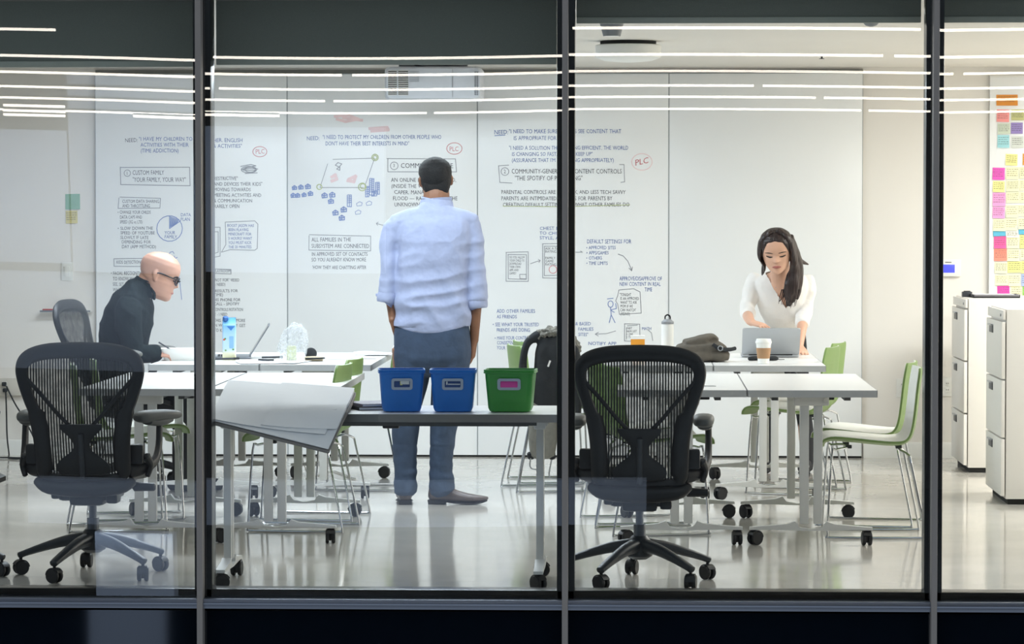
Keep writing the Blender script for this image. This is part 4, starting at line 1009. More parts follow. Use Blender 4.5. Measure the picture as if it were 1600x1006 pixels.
# blue water carton
def carton_():
    p = at(359, 558, 5.0); t = thing('water_carton', 'tall blue and white water carton with blue cap beside the open laptop', 'carton', (p.x, 4.98, .7355), .12)
    m = bpy.data.materials.new('water_carton_print'); m.use_nodes = True; nt = m.node_tree; bs = nt.nodes['Principled BSDF']; bs.inputs['Roughness'].default_value = .4
    tc = nt.nodes.new('ShaderNodeTexCoord'); sp = nt.nodes.new('ShaderNodeSeparateXYZ'); r = nt.nodes.new('ShaderNodeValToRGB'); mu = nt.nodes.new('ShaderNodeMath'); mu.operation = 'MULTIPLY'; mu.inputs[1].default_value = 4.2
    nt.links.new(tc.outputs['Object'], sp.inputs[0]); nt.links.new(sp.outputs['Z'], mu.inputs[0]); nt.links.new(mu.outputs[0], r.inputs[0]); nt.links.new(r.outputs[0], bs.inputs['Base Color'])
    e = r.color_ramp.elements; e[0].position = .0; e[0].color = (*lin('#e6e4b0'), 1); e[1].position = .95; e[1].color = (*lin('#5aa9e0'), 1)
    for pos, c in ((.16, '#f0efd6'), (.26, '#bcd6ee'), (.6, '#a9cdf0')): k = e.new(pos); k.color = (*lin(c), 1)
    b = NB(); R = [[b.verts.new((u, v, z)) for u, v in rrect(hw, hd, .008)] for z, hw, hd in ((0, .036, .034), (.003, .038, .036), (.195, .038, .036), (.222, .037, .008), (.238, .037, .004))]
    for a_, c_ in zip(R, R[1:]):
        for i in range(len(a_)): b.faces.new((a_[i], a_[(i+1) % len(a_)], c_[(i+1) % len(a_)], c_[i]))
    b.faces.new(R[0][::-1]); b.faces.new(R[-1]); obj('carton_body', b, m, t)
    b = NB(); lathe(b, [(.014, 0), (.015, .002), (.015, .02), (.012, .022)], 18, (-.020, -.014, .222), Matrix.Rotation(.25, 3, 'X')); obj('cap', b, mat('blue_cap', '#2b62a8', .4), t)
    b = NB()
    prism(b, [(-.02, .19), (.026, .19), (.004, .165)], lambda u, v, q: V((u+.006, -.0365-q, v)), .0008); obj('printed_triangle', b, mat('print_deep_blue', '#3f7cc4', .5), t)
    b = NB(); prism(b, rrect(.012, .034, .004), lambda u, v, q: V((u+.012, -.0365-q, v+.10)), .0008); obj('printed_panel', b, mat('print_mid_blue', '#86b3e3', .5), t)
    b = NB(); lathe(b, [(.006, 0), (.006, .0008)], 12, (-.028, -.0365, .115), Matrix.Rotation(PI/2, 3, 'X')); obj('printed_berry', b, mat('print_red', '#c8573f', .5), t)
    b = NB()
    for dx, dz in ((-.02, .055), (.022, .06), (-.022, .12)): lathe(b, [(.0055, 0), (.0055, .0008)], 10, (dx, -.0365, dz), Matrix.Rotation(PI/2, 3, 'X'))
    o = obj('printed_leaf_dots', b, mat('print_green', '#6f9a55', .5), t); o['kind'] = 'stuff'
carton_()
# plastic bag, crumpled
def plastic_bag():
    p = at(458, 566, 4.75); t = thing('plastic_bag', 'crumpled clear plastic bag standing on the table by the laptop', 'bag', (p.x, 4.78, .7355))
    b = NB(); bmesh.ops.create_icosphere(b, subdivisions=5, radius=1)
    for v in b.verts:
        d = v.co.normalized(); z = d.z*.5+.5
        e = V((math.copysign(abs(d.x)**.75, d.x), math.copysign(abs(d.y)**.75, d.y), d.z)); r = 1+.30*noise.noise(d*1.8+V((3, 1, 7)))-.10*abs(noise.noise(d*3.5))
        k = 1.12-.30*z
        v.co = V((e.x*.082*r*k-.016*(1-z)+.012*z, e.y*.06*r*k, max(.002, .10+.105*math.copysign(abs(d.z)**.8, d.z)*(1+.25*noise.noise(d*2.6+V((1, 5, 2)))))))
    obj('bag_film', b, sheer_mat('clear_film', '#d9dee3', .30), t, 80)
    b = NB(); box(b, (-.012, 0, .045), (.05, .04, .085), bev=.006); obj('snack_packet', b, mat('pale_green_packet', '#c9cda0', .6, var=.2, scale=50), t)
plastic_bag()
# dark round case and beige pouch
p = at(490, 560, 4.85); t = thing('beige_pouch', 'flat beige pouch with dark trim lying right of the plastic bag', 'pouch', (p.x, 4.85, .7355), .1)
b = NB(); loft(b, [(-.045, 0, .013, .04, .012), (0, 0, .014, .045, .013), (.05, 0, .013, .04, .012)], side=V((0, 1, 0)), n=16, power=3); obj('body', b, mat('beige_canvas', '#b5a78d', .8), t)
b = NB(); tube(b, [(-.045, -.047, .016), (.03, -.049, .017), (.056, -.03, .018), (.06, .02, .016)], .005, 8, 3); obj('trim', b, m_char, t)
p = at(486, 560, 5.05); t = thing('dark_case', 'round dark case standing behind the beige pouch', 'case', (p.x, 5.05, .7355))
b = NB(); lathe(b, [(.02, -.025), (.030, -.02), (.032, 0), (.030, .02), (.02, .025)], 24, (0, 0, .0325), Matrix.Rotation(PI/2-.2, 3, 'X')); obj('shell', b, m_char, t)
b = NB(); tube(b, [V((.0325*math.cos(a), -.005, .0325+.0325*math.sin(a))) for a in [2*PI*i/20 for i in range(21)]], .0018, 6, 1, False); obj('zip', b, m_dgrey, t)
# loose papers and pens on the left rear tables
for i, (px, Y, rz, sx, sy, lab) in enumerate(((541, 5.25, .3, .28, .36, 'large curling white sheet at the right end of the rear left table'), (400, 4.62, .25, .21, .30, 'white sheet at the front edge of the table below the laptop'),
        (445, 4.65, -.2, .21, .30, 'white sheet lying under the plastic bag'), (583, 5.62, .12, .22, .30, 'white sheet farthest right on the rear left table'))):
    x = X_at(px, Y); b = NB(); sheet(b, lambda u, v: V(((u-.5)*sx, (v-.5)*sy, .0015*i+.003+.018*max(0, v-.6)**1.5*(1 if i in (0, 3) else .3)*(1+math.sin(u*5)))), 8, 10, .0012)
    o = obj('paper_sheet', b, m_paper); o.location = (x, Y, .7355); o.rotation_euler.z = rz; tag(o, lab, 'paper', 'loose papers on the left rear tables')
for i, (px, Y, rz, L, lab) in enumerate(((352, 4.9, .5, .16, 'dark tablet stylus left of the blue carton'), (415, 4.75, -.5, .10, 'short dark pen right of the open laptop'), (425, 5.1, .35, .12, 'dark pen lying left of the plastic bag'))):
    t = thing('pen', lab, 'pen', (X_at(px, Y), Y, .745), rz)
    b = NB(); cyl(b, (-L/2, 0, 0), (L*.3, 0, 0), .006, 8); obj('barrel', b, m_dgrey, t); b = NB(); cyl(b, (L*.3, 0, 0), (L/2, 0, 0), .0066, 8); obj('pen_cap', b, m_char, t)
# pens on a right front table: thin cable tray slot
t = thing('cable_grommet', 'thin grey cable slot in the front right table top', 'slot', (X_at(1103, 2.4), 2.4, .7352)); b = NB(); box(b, (0, 0, .001), (.10, .012, .002), bev=.0006); obj('slot_cover', b, m_grey, t)
b = NB(); box(b, (.0, 0, .0022), (.085, .003, .0008)); obj('brush_strip', b, m_dgrey, t)
# ------------------------------------------------------------------ wall fittings
def wall_thing(name, label, cat, px, py, Y=WALL): p = at(px, py, Y); return thing(name, label, cat, (p.x, Y, p.z))
t = wall_thing('thermostat', 'white thermostat with blue screen on the wall by the right mullion', 'thermostat', 1484, 418.5)
b = NB(); box(b, (0, -.014, 0), (.135, .028, .108), bev=.006); obj('case', b, m_white, t)
b = NB(); box(b, (-.012, -.0285, -.004), (.082, .003, .052), bev=.001); obj('screen', b, mat('blue_lcd', '#4a50d8', .3, emit=.55), t)
b = NB(); box(b, (-.012, -.0285, .036), (.04, .002, .005)); obj('logo_strip', b, m_dgrey, t)
def plate(label, px, py, w, h, kind, name='outlet'):
    t = wall_thing(name, label, name, px, py); b = NB(); box(b, (0, -.004, 0), (w, .008, h), bev=.002); obj('cover_plate', b, m_white, t)
    if kind == 'switch':
        b = NB(); box(b, (0, -.010, 0), (.034, .008, .066), Matrix.Rotation(.05, 3, 'X'), bev=.002); obj('rocker', b, m_white, t)
    else:
        for k in range(kind):
            x = (k-(kind-1)/2)*.046
            for z in (-.02, .02):
                b = NB(); box(b, (x, -.009, z), (.03, .004, .026), bev=.002)
                s = obj('socket', b, m_white, t)
                b = NB()
                for dx in (-.006, .006): box(b, (x+dx, -.0115, z+.003), (.0025, .002, .009))
                obj('socket_slots', b, m_dark, s)
plate('double outlet plate low on the wall between right mullion and filing cabinet', 1480, 604.5, .075, .118, 1)
plate('outlet plate low on the wall behind the right green chairs', 1410, 606, .075, .118, 1)
plate('narrow data plate beside the outlet near the filing cabinet', 1502, 604.5, .065, .118, 1)
plate('white rocker light switch on the left wall below the sticky notes', 105, 424, .075, .118, 'switch', 'light_switch')
t = wall_thing('cable_trunking', 'pale wall trunking box low on the left wall with cords', 'trunking', 19, 604); b = NB(); box(b, (-.05, -.02, 0), (.27, .04, .11), bev=.004); obj('housing', b, mat('beige_trunking', '#cfcac0', .5), t)
for z in (-.02, .02):
    b = NB(); box(b, (-.04, -.042, z), (.03, .004, .028), bev=.002); obj('socket', b, m_white, t)
b = NB(); box(b, (-.04, -.056, .02), (.028, .03, .026), bev=.006); box(b, (-.035, -.056, -.02), (.028, .03, .026), bev=.006); obj('plug', b, m_char, t)
def cord(label, pts, r=.005, m=None, name='electric_cable'):
    b = NB(); tube(b, pts, r, 8, 5); o = obj(name, b, m or m_char); o.data.transform(Matrix.Translation(-V(pts[0]))); o.location = pts[0]; tag(o, label, 'cord'); return o
W_ = lambda px, py, dy=-.06: at(px, py, WALL+dy)
cord('dark power cord hanging straight down the left wall to the floor', [W_(9, 612), W_(10, 640), W_(11, 680), W_(14, 708, -.1), V((W_(30, 712).x, WALL-.35, .008)), V((W_(60, 712).x, WALL-.4, .008))])
cord('dark power cord slanting right from the left wall socket', [W_(10, 603), W_(22, 628), W_(38, 655), W_(55, 690), V((W_(60, 712).x, WALL-.2, .008)), V((W_(20, 712).x, WALL-.3, .008)), V((W_(-15, 712).x, WALL-.25, .008))])
cord('thin pale cable looping on the floor near the rear left castors', [at(470, 705, 6.2), at(482, 742, 6.0)+V((0, 0, .0)), *[V((X_at(px, Y), Y, .006)) for px, Y in ((500, 6.0), (512, 6.25), (520, 6.3), (532, 6.1), (555, 5.7))]], .004, m_white)
# marker ledge
t = wall_thing('marker_ledge', 'small white marker ledge on the left wall behind the office chair', 'shelf', 105, 487); b = NB(); box(b, (0, -.04, 0), (.325, .08, .008), bev=.002); obj('ledge', b, m_white, t)
b = NB(); box(b, (0, -.078, .006), (.325, .004, .012)); obj('lip', b, m_metal, t)
for dx, mm, lab in ((-.10, mat('red_marker', '#b03c30', .4), 'red marker on the left wall ledge'), (-.01, mat('coral_marker', '#c96f5c', .4), 'coral marker on the left wall ledge beside the red one')):
    q_ = at(105, 487, WALL); o = thing('marker', lab, 'marker', (q_.x+dx, WALL-.045, q_.z+.0125)); b = NB(); cyl(b, (-.05, 0, 0), (.03, 0, 0), .008, 10); obj('barrel', b, m_white if dx > -.05 else mm, o); b = NB(); cyl(b, (.03, 0, 0), (.055, 0, 0), .0086, 10); obj('marker_cap', b, mm, o)
# filing cabinets
m_cab = mat('grey_white_steel', '#e4e0da', .45, var=.01)
def cabinet(label, px, Y, py_bot):
    D, Wd, H = .46, .76, 1.045                                          # depth along x, width along y
    x = X_at(px, Y); t = thing('filing_cabinet', label, 'cabinet', (x, Y, 0), 0, 'lateral filing cabinets')
    b = NB(); box(b, (D/2+.01, Wd/2, .03+(H-.03)/2), (D-.02, Wd, H-.03), bev=.003); obj('carcass', b, m_cab, t)
    b = NB(); box(b, (D/2+.012, Wd/2, .015), (D-.04, Wd-.03, .03)); obj('plinth', b, m_dark, t)
    b = NB(); box(b, (.008, Wd/2, H-.030), (.014, Wd-.004, .05), bev=.002); lk = obj('top_rail', b, m_cab, t)
    b = NB(); cyl(b, (-.004, .10, H-.032), (.004, .10, H-.032), .008, 12); obj('lock', b, m_metal, lk)
    for k in range(3):
        z0 = .045+k*.314; z1 = z0+.305
        b = NB(); box(b, (.004, Wd/2, (z0+z1)/2), (.02, Wd-.006, z1-z0), bev=.003); d = obj('drawer', b, m_cab, t)
        b = NB()
        for yy in (.15, Wd-.15):
            pass
        box(b, (-.008, .50, z1-.05), (.005, .17, .045), bev=.001); obj('handle_recess', b, m_dgrey, d)
        b = NB(); box(b, (-.014, .50, z1-.03), (.012, .175, .008), bev=.002); obj('handle', b, m_metal, d)
cabinet('white three-drawer filing cabinet nearest the glass, at the right edge', 1568, 4.28, 0)
cabinet('white three-drawer filing cabinet set back toward the wall, tray on top', 1509, 6.36, 0)
p = at(1512, 466, 6.7); t = thing('label_maker', 'small dark box on the rear filing cabinet', 'box', (p.x, 6.75, 1.0455)); b = NB(); box(b, (0, 0, .016), (.06, .06, .032), bev=.004); obj('case', b, m_dgrey, t); b = NB(); box(b, (0, -.008, .034), (.04, .03, .006), bev=.002); obj('keypad', b, m_char, t)
p = at(1555, 468, 6.6); m_trayg = mat('tray_grey', '#7b797f', .5)
t = thing('document_tray', 'flat grey tray with papers on top of the rear filing cabinet', 'tray', (p.x, 6.62, 1.0455))
b = NB(); box(b, (0, 0, .003), (.28, .22, .006)); 
for s_ in (-1, 1): box(b, (0, s_*.108, .010), (.28, .004, .02)); box(b, (s_*.138, 0, .010), (.004, .22, .02))
obj('tray_body', b, m_trayg, t); b = NB(); box(b, (-.01, 0, .014), (.24, .2, .012)); obj('papers', b, m_paper, t)
# ------------------------------------------------------------------ ceiling fittings
CZ = 2.48
def projector():
    p = at(680, 132, 6.9); t = thing('projector', 'white short-throw projector mounted above the standing man', 'projector', (p.x, 6.86, CZ))
    Wp, Hp, Dp = .595, .205, .34; zc = p.z-CZ
    b = NB(); R = []
    for y, k in ((-Dp/2, 0), (-Dp/2+.02, .0), (Dp/2, .0)):
        R.append([b.verts.new((u, y, zc+v)) for u, v in rrect(Wp/2-(.012 if y == -Dp/2 else 0), Hp/2-(.012 if y == -Dp/2 else 0), .03, 5)])
    for a_, c_ in zip(R, R[1:]):
        for i in range(len(a_)): b.faces.new((a_[i], a_[(i+1) % len(a_)], c_[(i+1) % len(a_)], c_[i]))
    b.faces.new(R[0][::-1]); b.faces.new(R[-1]); obj('housing', b, mat('projector_shell', '#cfd3da', .4, var=.02), t)
    y = -Dp/2-.002
    for col, (x0, x1, rows_) in enumerate(((-.275, -.222, 14), (-.213, -.152, 14))):
        g = NB(); box(g, ((x0+x1)/2, y, zc+.002), (x1-x0, .004, .155)); o = obj('vent_recess', g, m_dark, t)
        g = NB()
        for k in range(rows_): box(g, ((x0+x1)/2, y-.003, zc-.072+k*.0115), (x1-x0, .004, .005))
        s = obj('vent_louvres', g, m_white, o); s['kind'] = 'stuff'
    g = NB()
    for k in range(7): box(g, (-.115, y, zc+.072-k*.010), (.06, .003, .003))
    o = obj('front_ribs', g, m_grey, t); o['kind'] = 'stuff'
    g = NB()
    for k in range(14):
        for j in range(2): box(g, (.272-.013*j, y, zc-.070+k*.0105), (.008, .004, .005))
    o = obj('speaker_slots', g, m_dgrey, t); o['kind'] = 'stuff'
    g = NB(); box(g, (.12, y, zc), (.003, .003, .17)); obj('panel_seam', g, m_grey, t)
    g = NB(); box(g, (-.01, .02, -.012), (.42, .12, .024), bev=.004); box(g, (0, .02, (zc+Hp/2-.02)/2), (.12, .08, abs(zc+Hp/2)+.0)); obj('ceiling_bracket', g, m_grey, t)
    g = NB(); tube(g, [(-.12, -.05, -.01), (-.08, -.06, -.022), (0, -.06, -.03), (.09, -.05, -.03)], .006, 8, 4); obj('bracket_cable', g, m_dgrey, t)
projector()
p = at(981.5, 82, 4.3); t = thing('ceiling_speaker', 'round white disc unit hung just under the ceiling', 'ceiling unit', (p.x, 4.3, CZ))
b = NB(); lathe(b, [(.05, -.112), (.13, -.104), (.172, -.088), (.176, -.08), (.176, -.024), (.170, -.02), (.10, -.018)], 40); obj('disc', b, m_white, t)
b = NB(); lathe(b, [(.15, -.02), (.15, .0)], 32); obj('shadow_gap_ring', b, m_dark, t)  # dark colour stands in for the shade between disc and ceiling
p = at(956, 40, 1.9); t = thing('ceiling_downlight', 'tapered grey ceiling can above the right black mesh chair', 'ceiling lamp', (p.x, 1.9, CZ))
b = NB(); lathe(b, [(.038, -.10), (.040, -.102), (.065, -.01), (.07, 0)], 28); obj('can', b, m_grey, t); b = NB(); lathe(b, [(.012, -.103), (.034, -.1025), (.036, -.099)], 24); obj('lens', b, m_white, t)
p = at(1361, 30, 1.9); t = thing('ceiling_dome', 'small grey dome camera on the ceiling near the right mullion', 'dome', (p.x, 1.9, CZ))
b = NB(); lathe(b, [(.006, -.062), (.025, -.056), (.044, -.036), (.052, -.012), (.058, 0)], 28); obj('dome', b, m_grey, t); b = NB(); lathe(b, [(.066, -.014), (.068, 0)], 28); obj('collar', b, m_white, t)
p = at(1284, 93, 5.9); t = thing('sprinkler', 'tiny sprinkler head on the ceiling above the woman', 'sprinkler', (p.x, 5.9, CZ))
b = NB(); cyl(b, (0, 0, -.02), (0, 0, 0), .006, 8); cyl(b, (0, 0, -.022), (0, 0, -.019), .016, 12); obj('deflector', b, m_dgrey, t); b = NB(); lathe(b, [(.022, -.004), (.024, 0)], 16); obj('rose', b, m_white, t)
# ------------------------------------------------------------------ writing on the whiteboards (flat marker strokes), each block a part of its panel
m_ink = mat('black_marker_ink', '#4b4f58', .5); m_inkb = mat('blue_marker_ink', '#4a68a8', .5); m_inkr = mat('red_marker_ink', '#d98d90', .5); m_inkg = mat('green_marker_ink', '#b9c48a', .5)
m_inkp = mat('pale_red_smudge', '#f2d5d6', .5)
INK = {'k': m_ink, 'b': m_inkb, 'r': m_inkr, 'g': m_inkg}
BF = WALL-.0125-.0165                                                   # front face of the boards
DR = {'k': mat('faint_black_ink', '#979aa1', .5), 'b': mat('faint_blue_ink', '#7d92c6', .5), 'r': m_inkr, 'g': m_inkg}
def panel_of(px): return boards[0 if px < 449 else 1 if px < 746 else 2 if px < 1045 else 3]
def text_mesh(lines, cap, width=None, space=1.0):
    cu = bpy.data.curves.new('t', 'FONT'); cu.body = '\n'.join(lines); cu.size = cap/.69; cu.space_line = space; cu.resolution_u = 2; cu.space_word = 1.25
    o = bpy.data.objects.new('t', cu); C.objects.link(o)
    me = bpy.data.meshes.new_from_object(o.evaluated_get(bpy.context.evaluated_depsgraph_get()))
    bpy.data.objects.remove(o); bpy.data.curves.remove(cu)
    b = NB(); b.from_mesh(me); bpy.data.meshes.remove(me); return b
def write(px, py, lines, c='k', cap=6.5, lead=None, w=None, slant=0, name='writing', par=None, front=None, Y=None):
    """top-left corner of the block at the photo's (px, py) on the board; cap height and leading in the board's own scale"""
    k = px2m(WALL); lines = [lines] if isinstance(lines, str) else lines
    sp = (lead or cap*1.75)*k/(cap*k/.69)
    b = text_mesh(lines, cap*k, None, sp)
    if not b.verts: return
    wid = max(v.co.x for v in b.verts); sx = (w*k/wid) if w else .85
    par = par or panel_of(px); Yf = BF if Y is None else Y
    p = at(px, py, Yf) - par.location
    for v in b.verts:
        x, y = v.co.x*sx, v.co.y-cap*k*1.0
        j = noise.noise(V((x*30, y*30, px*.1)))*.0022; j2 = noise.noise(V((x*22+9, y*25, py*.1)))*.0022
        v.co = V((p.x+x+j, p.y-.0006, p.z+y+j2+x*slant))
    me = bpy.data.meshes.new(name); b.to_mesh(me); b.free(); me.materials.append(INK[c] if isinstance(c, str) else c)
    o = bpy.data.objects.new(name, me); C.objects.link(o); o.parent = par; return o
def draw(px, strokes, c='k', r=.6, name='drawing', closed=False, par=None):
    """strokes: polylines of photo points on the board, laid down as flat marker lines"""
    par = par or panel_of(px); b = NB()
    for i_, st in enumerate(strokes):
        P = [at(x, y, BF)-par.location for x, y in st]
        h = r*px2m(WALL)
        for n_, (a_, c_) in enumerate(zip(P, P[1:])):
            d = (c_-a_); a_ = a_+V((0, -.000006*n_, 0)); c_ = c_+V((0, -.000006*n_, 0))
            if d.length < 1e-6: continue
            n = V((-d.z, 0, d.x)).normalized()*h; e = d.normalized()*h*.6
            b.faces.new([b.verts.new(q+V((0, -.0007-.00004*i_-(.0006 if name != 'smudge' else 0), 0))) for q in (a_-e-n, c_+e-n, c_+e+n, a_-e+n)])
    me = bpy.data.meshes.new(name); b.to_mesh(me); b.free(); me.materials.append(DR[c] if isinstance(c, str) else c)
    o = bpy.data.objects.new(name, me); C.objects.link(o); o.parent = par; return o
def rect(x0, y0, x1, y1, j=1.5):
    R = random.uniform; return [[(x0+R(-j, j), y0+R(-j, j)), (x1+R(-j, j), y0+R(-j, j)), (x1+R(-j, j), y1+R(-j, j)), (x0+R(-j, j), y1+R(-j, j)), (x0, y0)]]
def circ(x, y, rx, ry=None, n=18): ry = ry or rx; return [(x+rx*math.cos(2*PI*i/n), y+ry*math.sin(2*PI*i/n)) for i in range(n+1)]
# panel 1
write(195, 216, 'NEED:', 'k', 6); write(217, 214, ['"I HAVE MY CHILDREN TO', ' ACTIVITIES WITH THEIR', ' (TIME ADDICTION)'], 'b', 6, 9.2, 84)
write(333, 216, ['HER. ENGLISH', '& ACTIVITIES"'], 'b', 6, 9, 46)
draw(200, rect(188, 261, 297, 289), 'k'); draw(200, [circ(199, 270.5, 5)], 'k', .5); write(197, 268, '1', 'k', 5); write(207, 266, ['CUSTOM FAMILY', '"YOUR FAMILY, YOUR WAY"'], 'k', 7, 11, 84)
draw(200, rect(186, 309, 251, 325), 'k', .5); write(191, 312, ['CUSTOM DATA SHARING', 'AND THROTTLING'], 'k', 5, 7, 58)
write(184, 329, ['• CHANGE YOUR CHILDS', '  DATA CAPS AND', '  SPEED (3G vs LTE)'], 'k', 5, 7.6, 52)
write(184, 354, ['• SLOW DOWN THE', '  SPEED OF YOUTUBE', '  SLOWLY IF LATE', '   DEPENDING FOR', '   DAY (APP METHOD)'], 'k', 5, 7.2, 60)
draw(266, [circ(265, 357, 20)], 'b', .6); draw(266, [[(265, 357), (265, 337)], [(265, 357), (282, 345)]] + [[(265+k*1.8, 338+k*.6), (265+k*1.3, 355-k*.6)] for k in range(1, 9)], 'b', .6); write(282, 333, ['DATA', 'PLAN'], 'b', 5, 7); write(257, 361, ['YOUR', 'FAMILY'], 'b', 5, 6.4)
draw(200, rect(178, 404, 222, 416), 'k', .5); write(182, 407, 'KIDS DETECTION', 'k', 5, None, 38)
write(173, 424, ['• FACIAL RECOGNITION', '  TO KNOW WHO', '  SEE, SET', '  WHO'], 'k', 5.4, 8.6, 54)
draw(268, [[(264, 398), (266, 394), (270, 393), (272, 396)], [(272, 400), (274, 404), (277, 402)], [(276, 408), (279, 425), (281, 440), (284, 468)], [(279, 430), (276, 442)]], 'b', .5)
write(233, 503, ['8', '8'], 'k', 5, 8)
draw(408, [circ(406, 237, 11, 8)], 'r', .5); write(399, 233, 'PLC', 'r', 7)
draw(390, [[(376, 260), (392, 257), (400, 259), (384, 262), (378, 265), (390, 263), (403, 264)], circ(389, 265, 12, 5), circ(391, 265, 8, 4), [(380, 266), (400, 266)], [(383, 271), (402, 270)]], 'k', .6)
write(334, 276, ['RESTRICTIVE"', 'AND DEVICES THEIR KIDS"', 'MOVING TOWARDS', 'MEETING ACTIVITIES AND', '& COMMUNICATION', 'RARELY OPEN'], 'k', 5.4, 8.7, 76)
draw(380, [[(352, 347), (398, 345), (403, 350), (402, 388), (398, 391), (360, 390), (346, 394), (353, 382), (352, 347)]], 'k', .5); write(355, 350, ['BOOST JASON HAS', ' BEEN PLAYING', ' MINECRAFT FOR', ' 3 HOURS! WANT', ' YOU MUST KICK', ' THE 20 MINUTES'], 'b', 4.4, 6.7, 42)
draw(340, [[(334, 355), (344, 355), (344, 400), (334, 402)], [(336, 362), (341, 362), (341, 394), (334, 396)]], 'k', .5)
draw(345, [[(334, 420), (361, 421), (361, 428), (334, 427)]], 'k', .5); write(334, 421, 'PLAYROOM', 'k', 4.6, None, 26)
write(334, 435, ['"NOT FOR" VIDEO', '& NEED)'], 'k', 4.6, 6.6, 40); write(334, 452, ['(RESULTS FOR', 'TIME)'], 'k', 4.6, 6.2, 38); write(334, 466, ['HIS PHONE FOR', 'CALL - SPOTIFY'], 'k', 4.6, 6.4, 42); write(334, 481, ['CONTROLS ROTATION', 'IT - I NEED'], 'k', 4.8, 7.6, 46); write(334, 498, ['THIS OR THE MORE', 'IN WAYS THEY GET', 'TO KNOW'], 'k', 4.8, 7.8, 50)
# panel 2
write(479, 213, 'NEED:', 'b', 6); write(504, 211, ['"I NEED TO PROTECT MY CHILDREN FROM OTHER PEOPLE WHO', '  DON\'T HAVE THEIR BEST INTERESTS IN MIND"'], 'b', 6.2, 10, 186)
draw(545, [[(523, 182), (545, 180), (560, 186), (540, 190), (526, 186)], [(536, 184), (566, 188)]], m_inkp, 2.2, 'smudge'); draw(600, [[(577, 201), (605, 199), (607, 203), (580, 205)]], m_inkp, 2.2, 'smudge')
draw(710, [circ(710, 232, 12, 9)], 'r', .5); write(702, 229, 'PLC', 'r', 7)
draw(550, [[(520, 249), (585, 247)], [(585, 248), (570, 291)], [(568, 293), (500, 293)], [(500, 293), (512, 256)]], 'k', .45); draw(550, [circ(586, 246, 5), circ(586, 246, 3), circ(499, 292, 4), circ(567, 291, 4), circ(566, 292, 6)], 'g', .7)
draw(530, [[(524, 258), (528, 254), (534, 256), (530, 261), (524, 258)], [(526, 264), (531, 260), (531, 266), (526, 264)]], 'k', .6); draw(550, [[(518, 277), (524, 273), (526, 280), (518, 283)], [(545, 280), (556, 275), (553, 284), (543, 282)]], m_inkp, 2.4, 'smudge')
def house(x, y, s=4, c='b'): return [[(x-s, y-s*.2), (x, y-s*.9), (x+s, y-s*.3), (x+s, y+s*.8), (x-s*.8, y+s), (x-s, y-s*.2)], [(x-s, y), (x+s*.8, y)], [(x, y-s*.8), (x+.5, y+s*.8)], [(x-s*.4, y+s*.2), (x-s*.3, y+s*.9)]]
for x, y, s in ((460, 293, 3.4), (470, 292, 3.6), (481, 291, 4), (458, 305, 3.6), (465, 305, 3.4), (475, 304, 3.2), (485, 302, 3.6), (507, 305, 4.2), (519, 304, 4.2), (517, 314, 4), (524, 332, 4.2), (537, 327, 4.4), (534, 340, 4.2)): draw(x, house(x, y, s), 'b', .75, 'house_sketch')
for x, y, w_, h_ in ((574, 299, 3, 8), (581, 292, 3.4, 13), (590, 294, 3, 9), (585, 302, 4, 4), (546, 314, 3.4, 9)): draw(x, rect(x-w_, y-h_, x+w_, y+h_, .6) + [[(x-w_, y-h_+3*k), (x+w_, y-h_+3*k-1)] for k in range(1, int(h_*.66))] + [[(x, y-h_), (x, y+h_)]], 'b', .6, 'tower_sketch')
for x, y in ((562, 318), (577, 317), (560, 331)): draw(x, [[(x-5, y), (x, y-3), (x+4, y-1), (x+3, y+3), (x-4, y+4), (x-5, y)]], 'b', .4)
draw(640, rect(606, 248, 712, 268), 'k', .5); draw(640, [circ(616, 259, 6)], 'k', .5); write(614, 256, '3', 'k', 5); write(626, 255, 'COMMUNITY BASE', 'k', 7.5, None, 82)
write(611, 278, ['AN ONLINE NEIGHBORHOOD,', '(INSIDE THE WALLS) OF', '  CAPER. MANAGE THE', ' FLOOD — RATHER THAN THE', '  UNKNOWN\''], 'k', 6, 9.6, 104)
draw(600, [[(588, 349), (595, 351), (600, 352)], [(588, 349), (591, 347)], [(588, 349), (590, 352)]], 'k', .5)
draw(530, rect(483, 368, 578, 391), 'k', .5); write(487, 371, ['ALL FAMILIES IN THE', 'SUBSYSTEM ARE CONNECTED'], 'k', 6.2, 10, 90); write(487, 394, ['IN APPROVED SET OF CONTACTS', 'SO YOU ALREADY KNOW MORE'], 'k', 5.8, 8.6, 88); write(488, 415, '\'HOW THEY ARE CHATTING AFTER', 'k', 5.4, None, 85)
# panel 3
write(772, 203, 'NEED:', 'b', 6.6); draw(780, [[(773, 212), (789, 211)]], 'b', .6); write(795, 202, ['"I NEED TO MAKE SURE MY KIDS SEE CONTENT THAT', '   IS APPROPRIATE FOR THEM'], 'b', 6.2, 10.5, 175)
write(795, 228, ['"I NEED A SOLUTION THAT IS BEING EFFICIENT. THE WORLD', '  IS CHANGING SO FAST, I CAN\'T KEEP UP"', '  (ASSURANCE THAT I\'M PARENTING APPROPRIATELY)'], 'b', 6, 9.6, 186)
draw(800, [[(795, 258), (779, 259), (781, 285), (800, 286)], [(968, 257), (975, 257), (976, 284), (970, 285)]], 'k', .5); draw(800, [circ(789, 268, 6)], 'k', .5); write(787, 265, '2', 'k', 5.5)
write(799, 264, ['COMMUNITY-GENERATED CONTENT CONTROLS', '  "THE SPOTIFY OF PARENTING"'], 'k', 7, 10.6, 172)
draw(1005, [circ(1003, 253, 16, 13)], m_inkp, .6); write(992, 250, 'PLC', mat('red_ink_strong', '#c45f66', .5), 9, None, 21, .22)
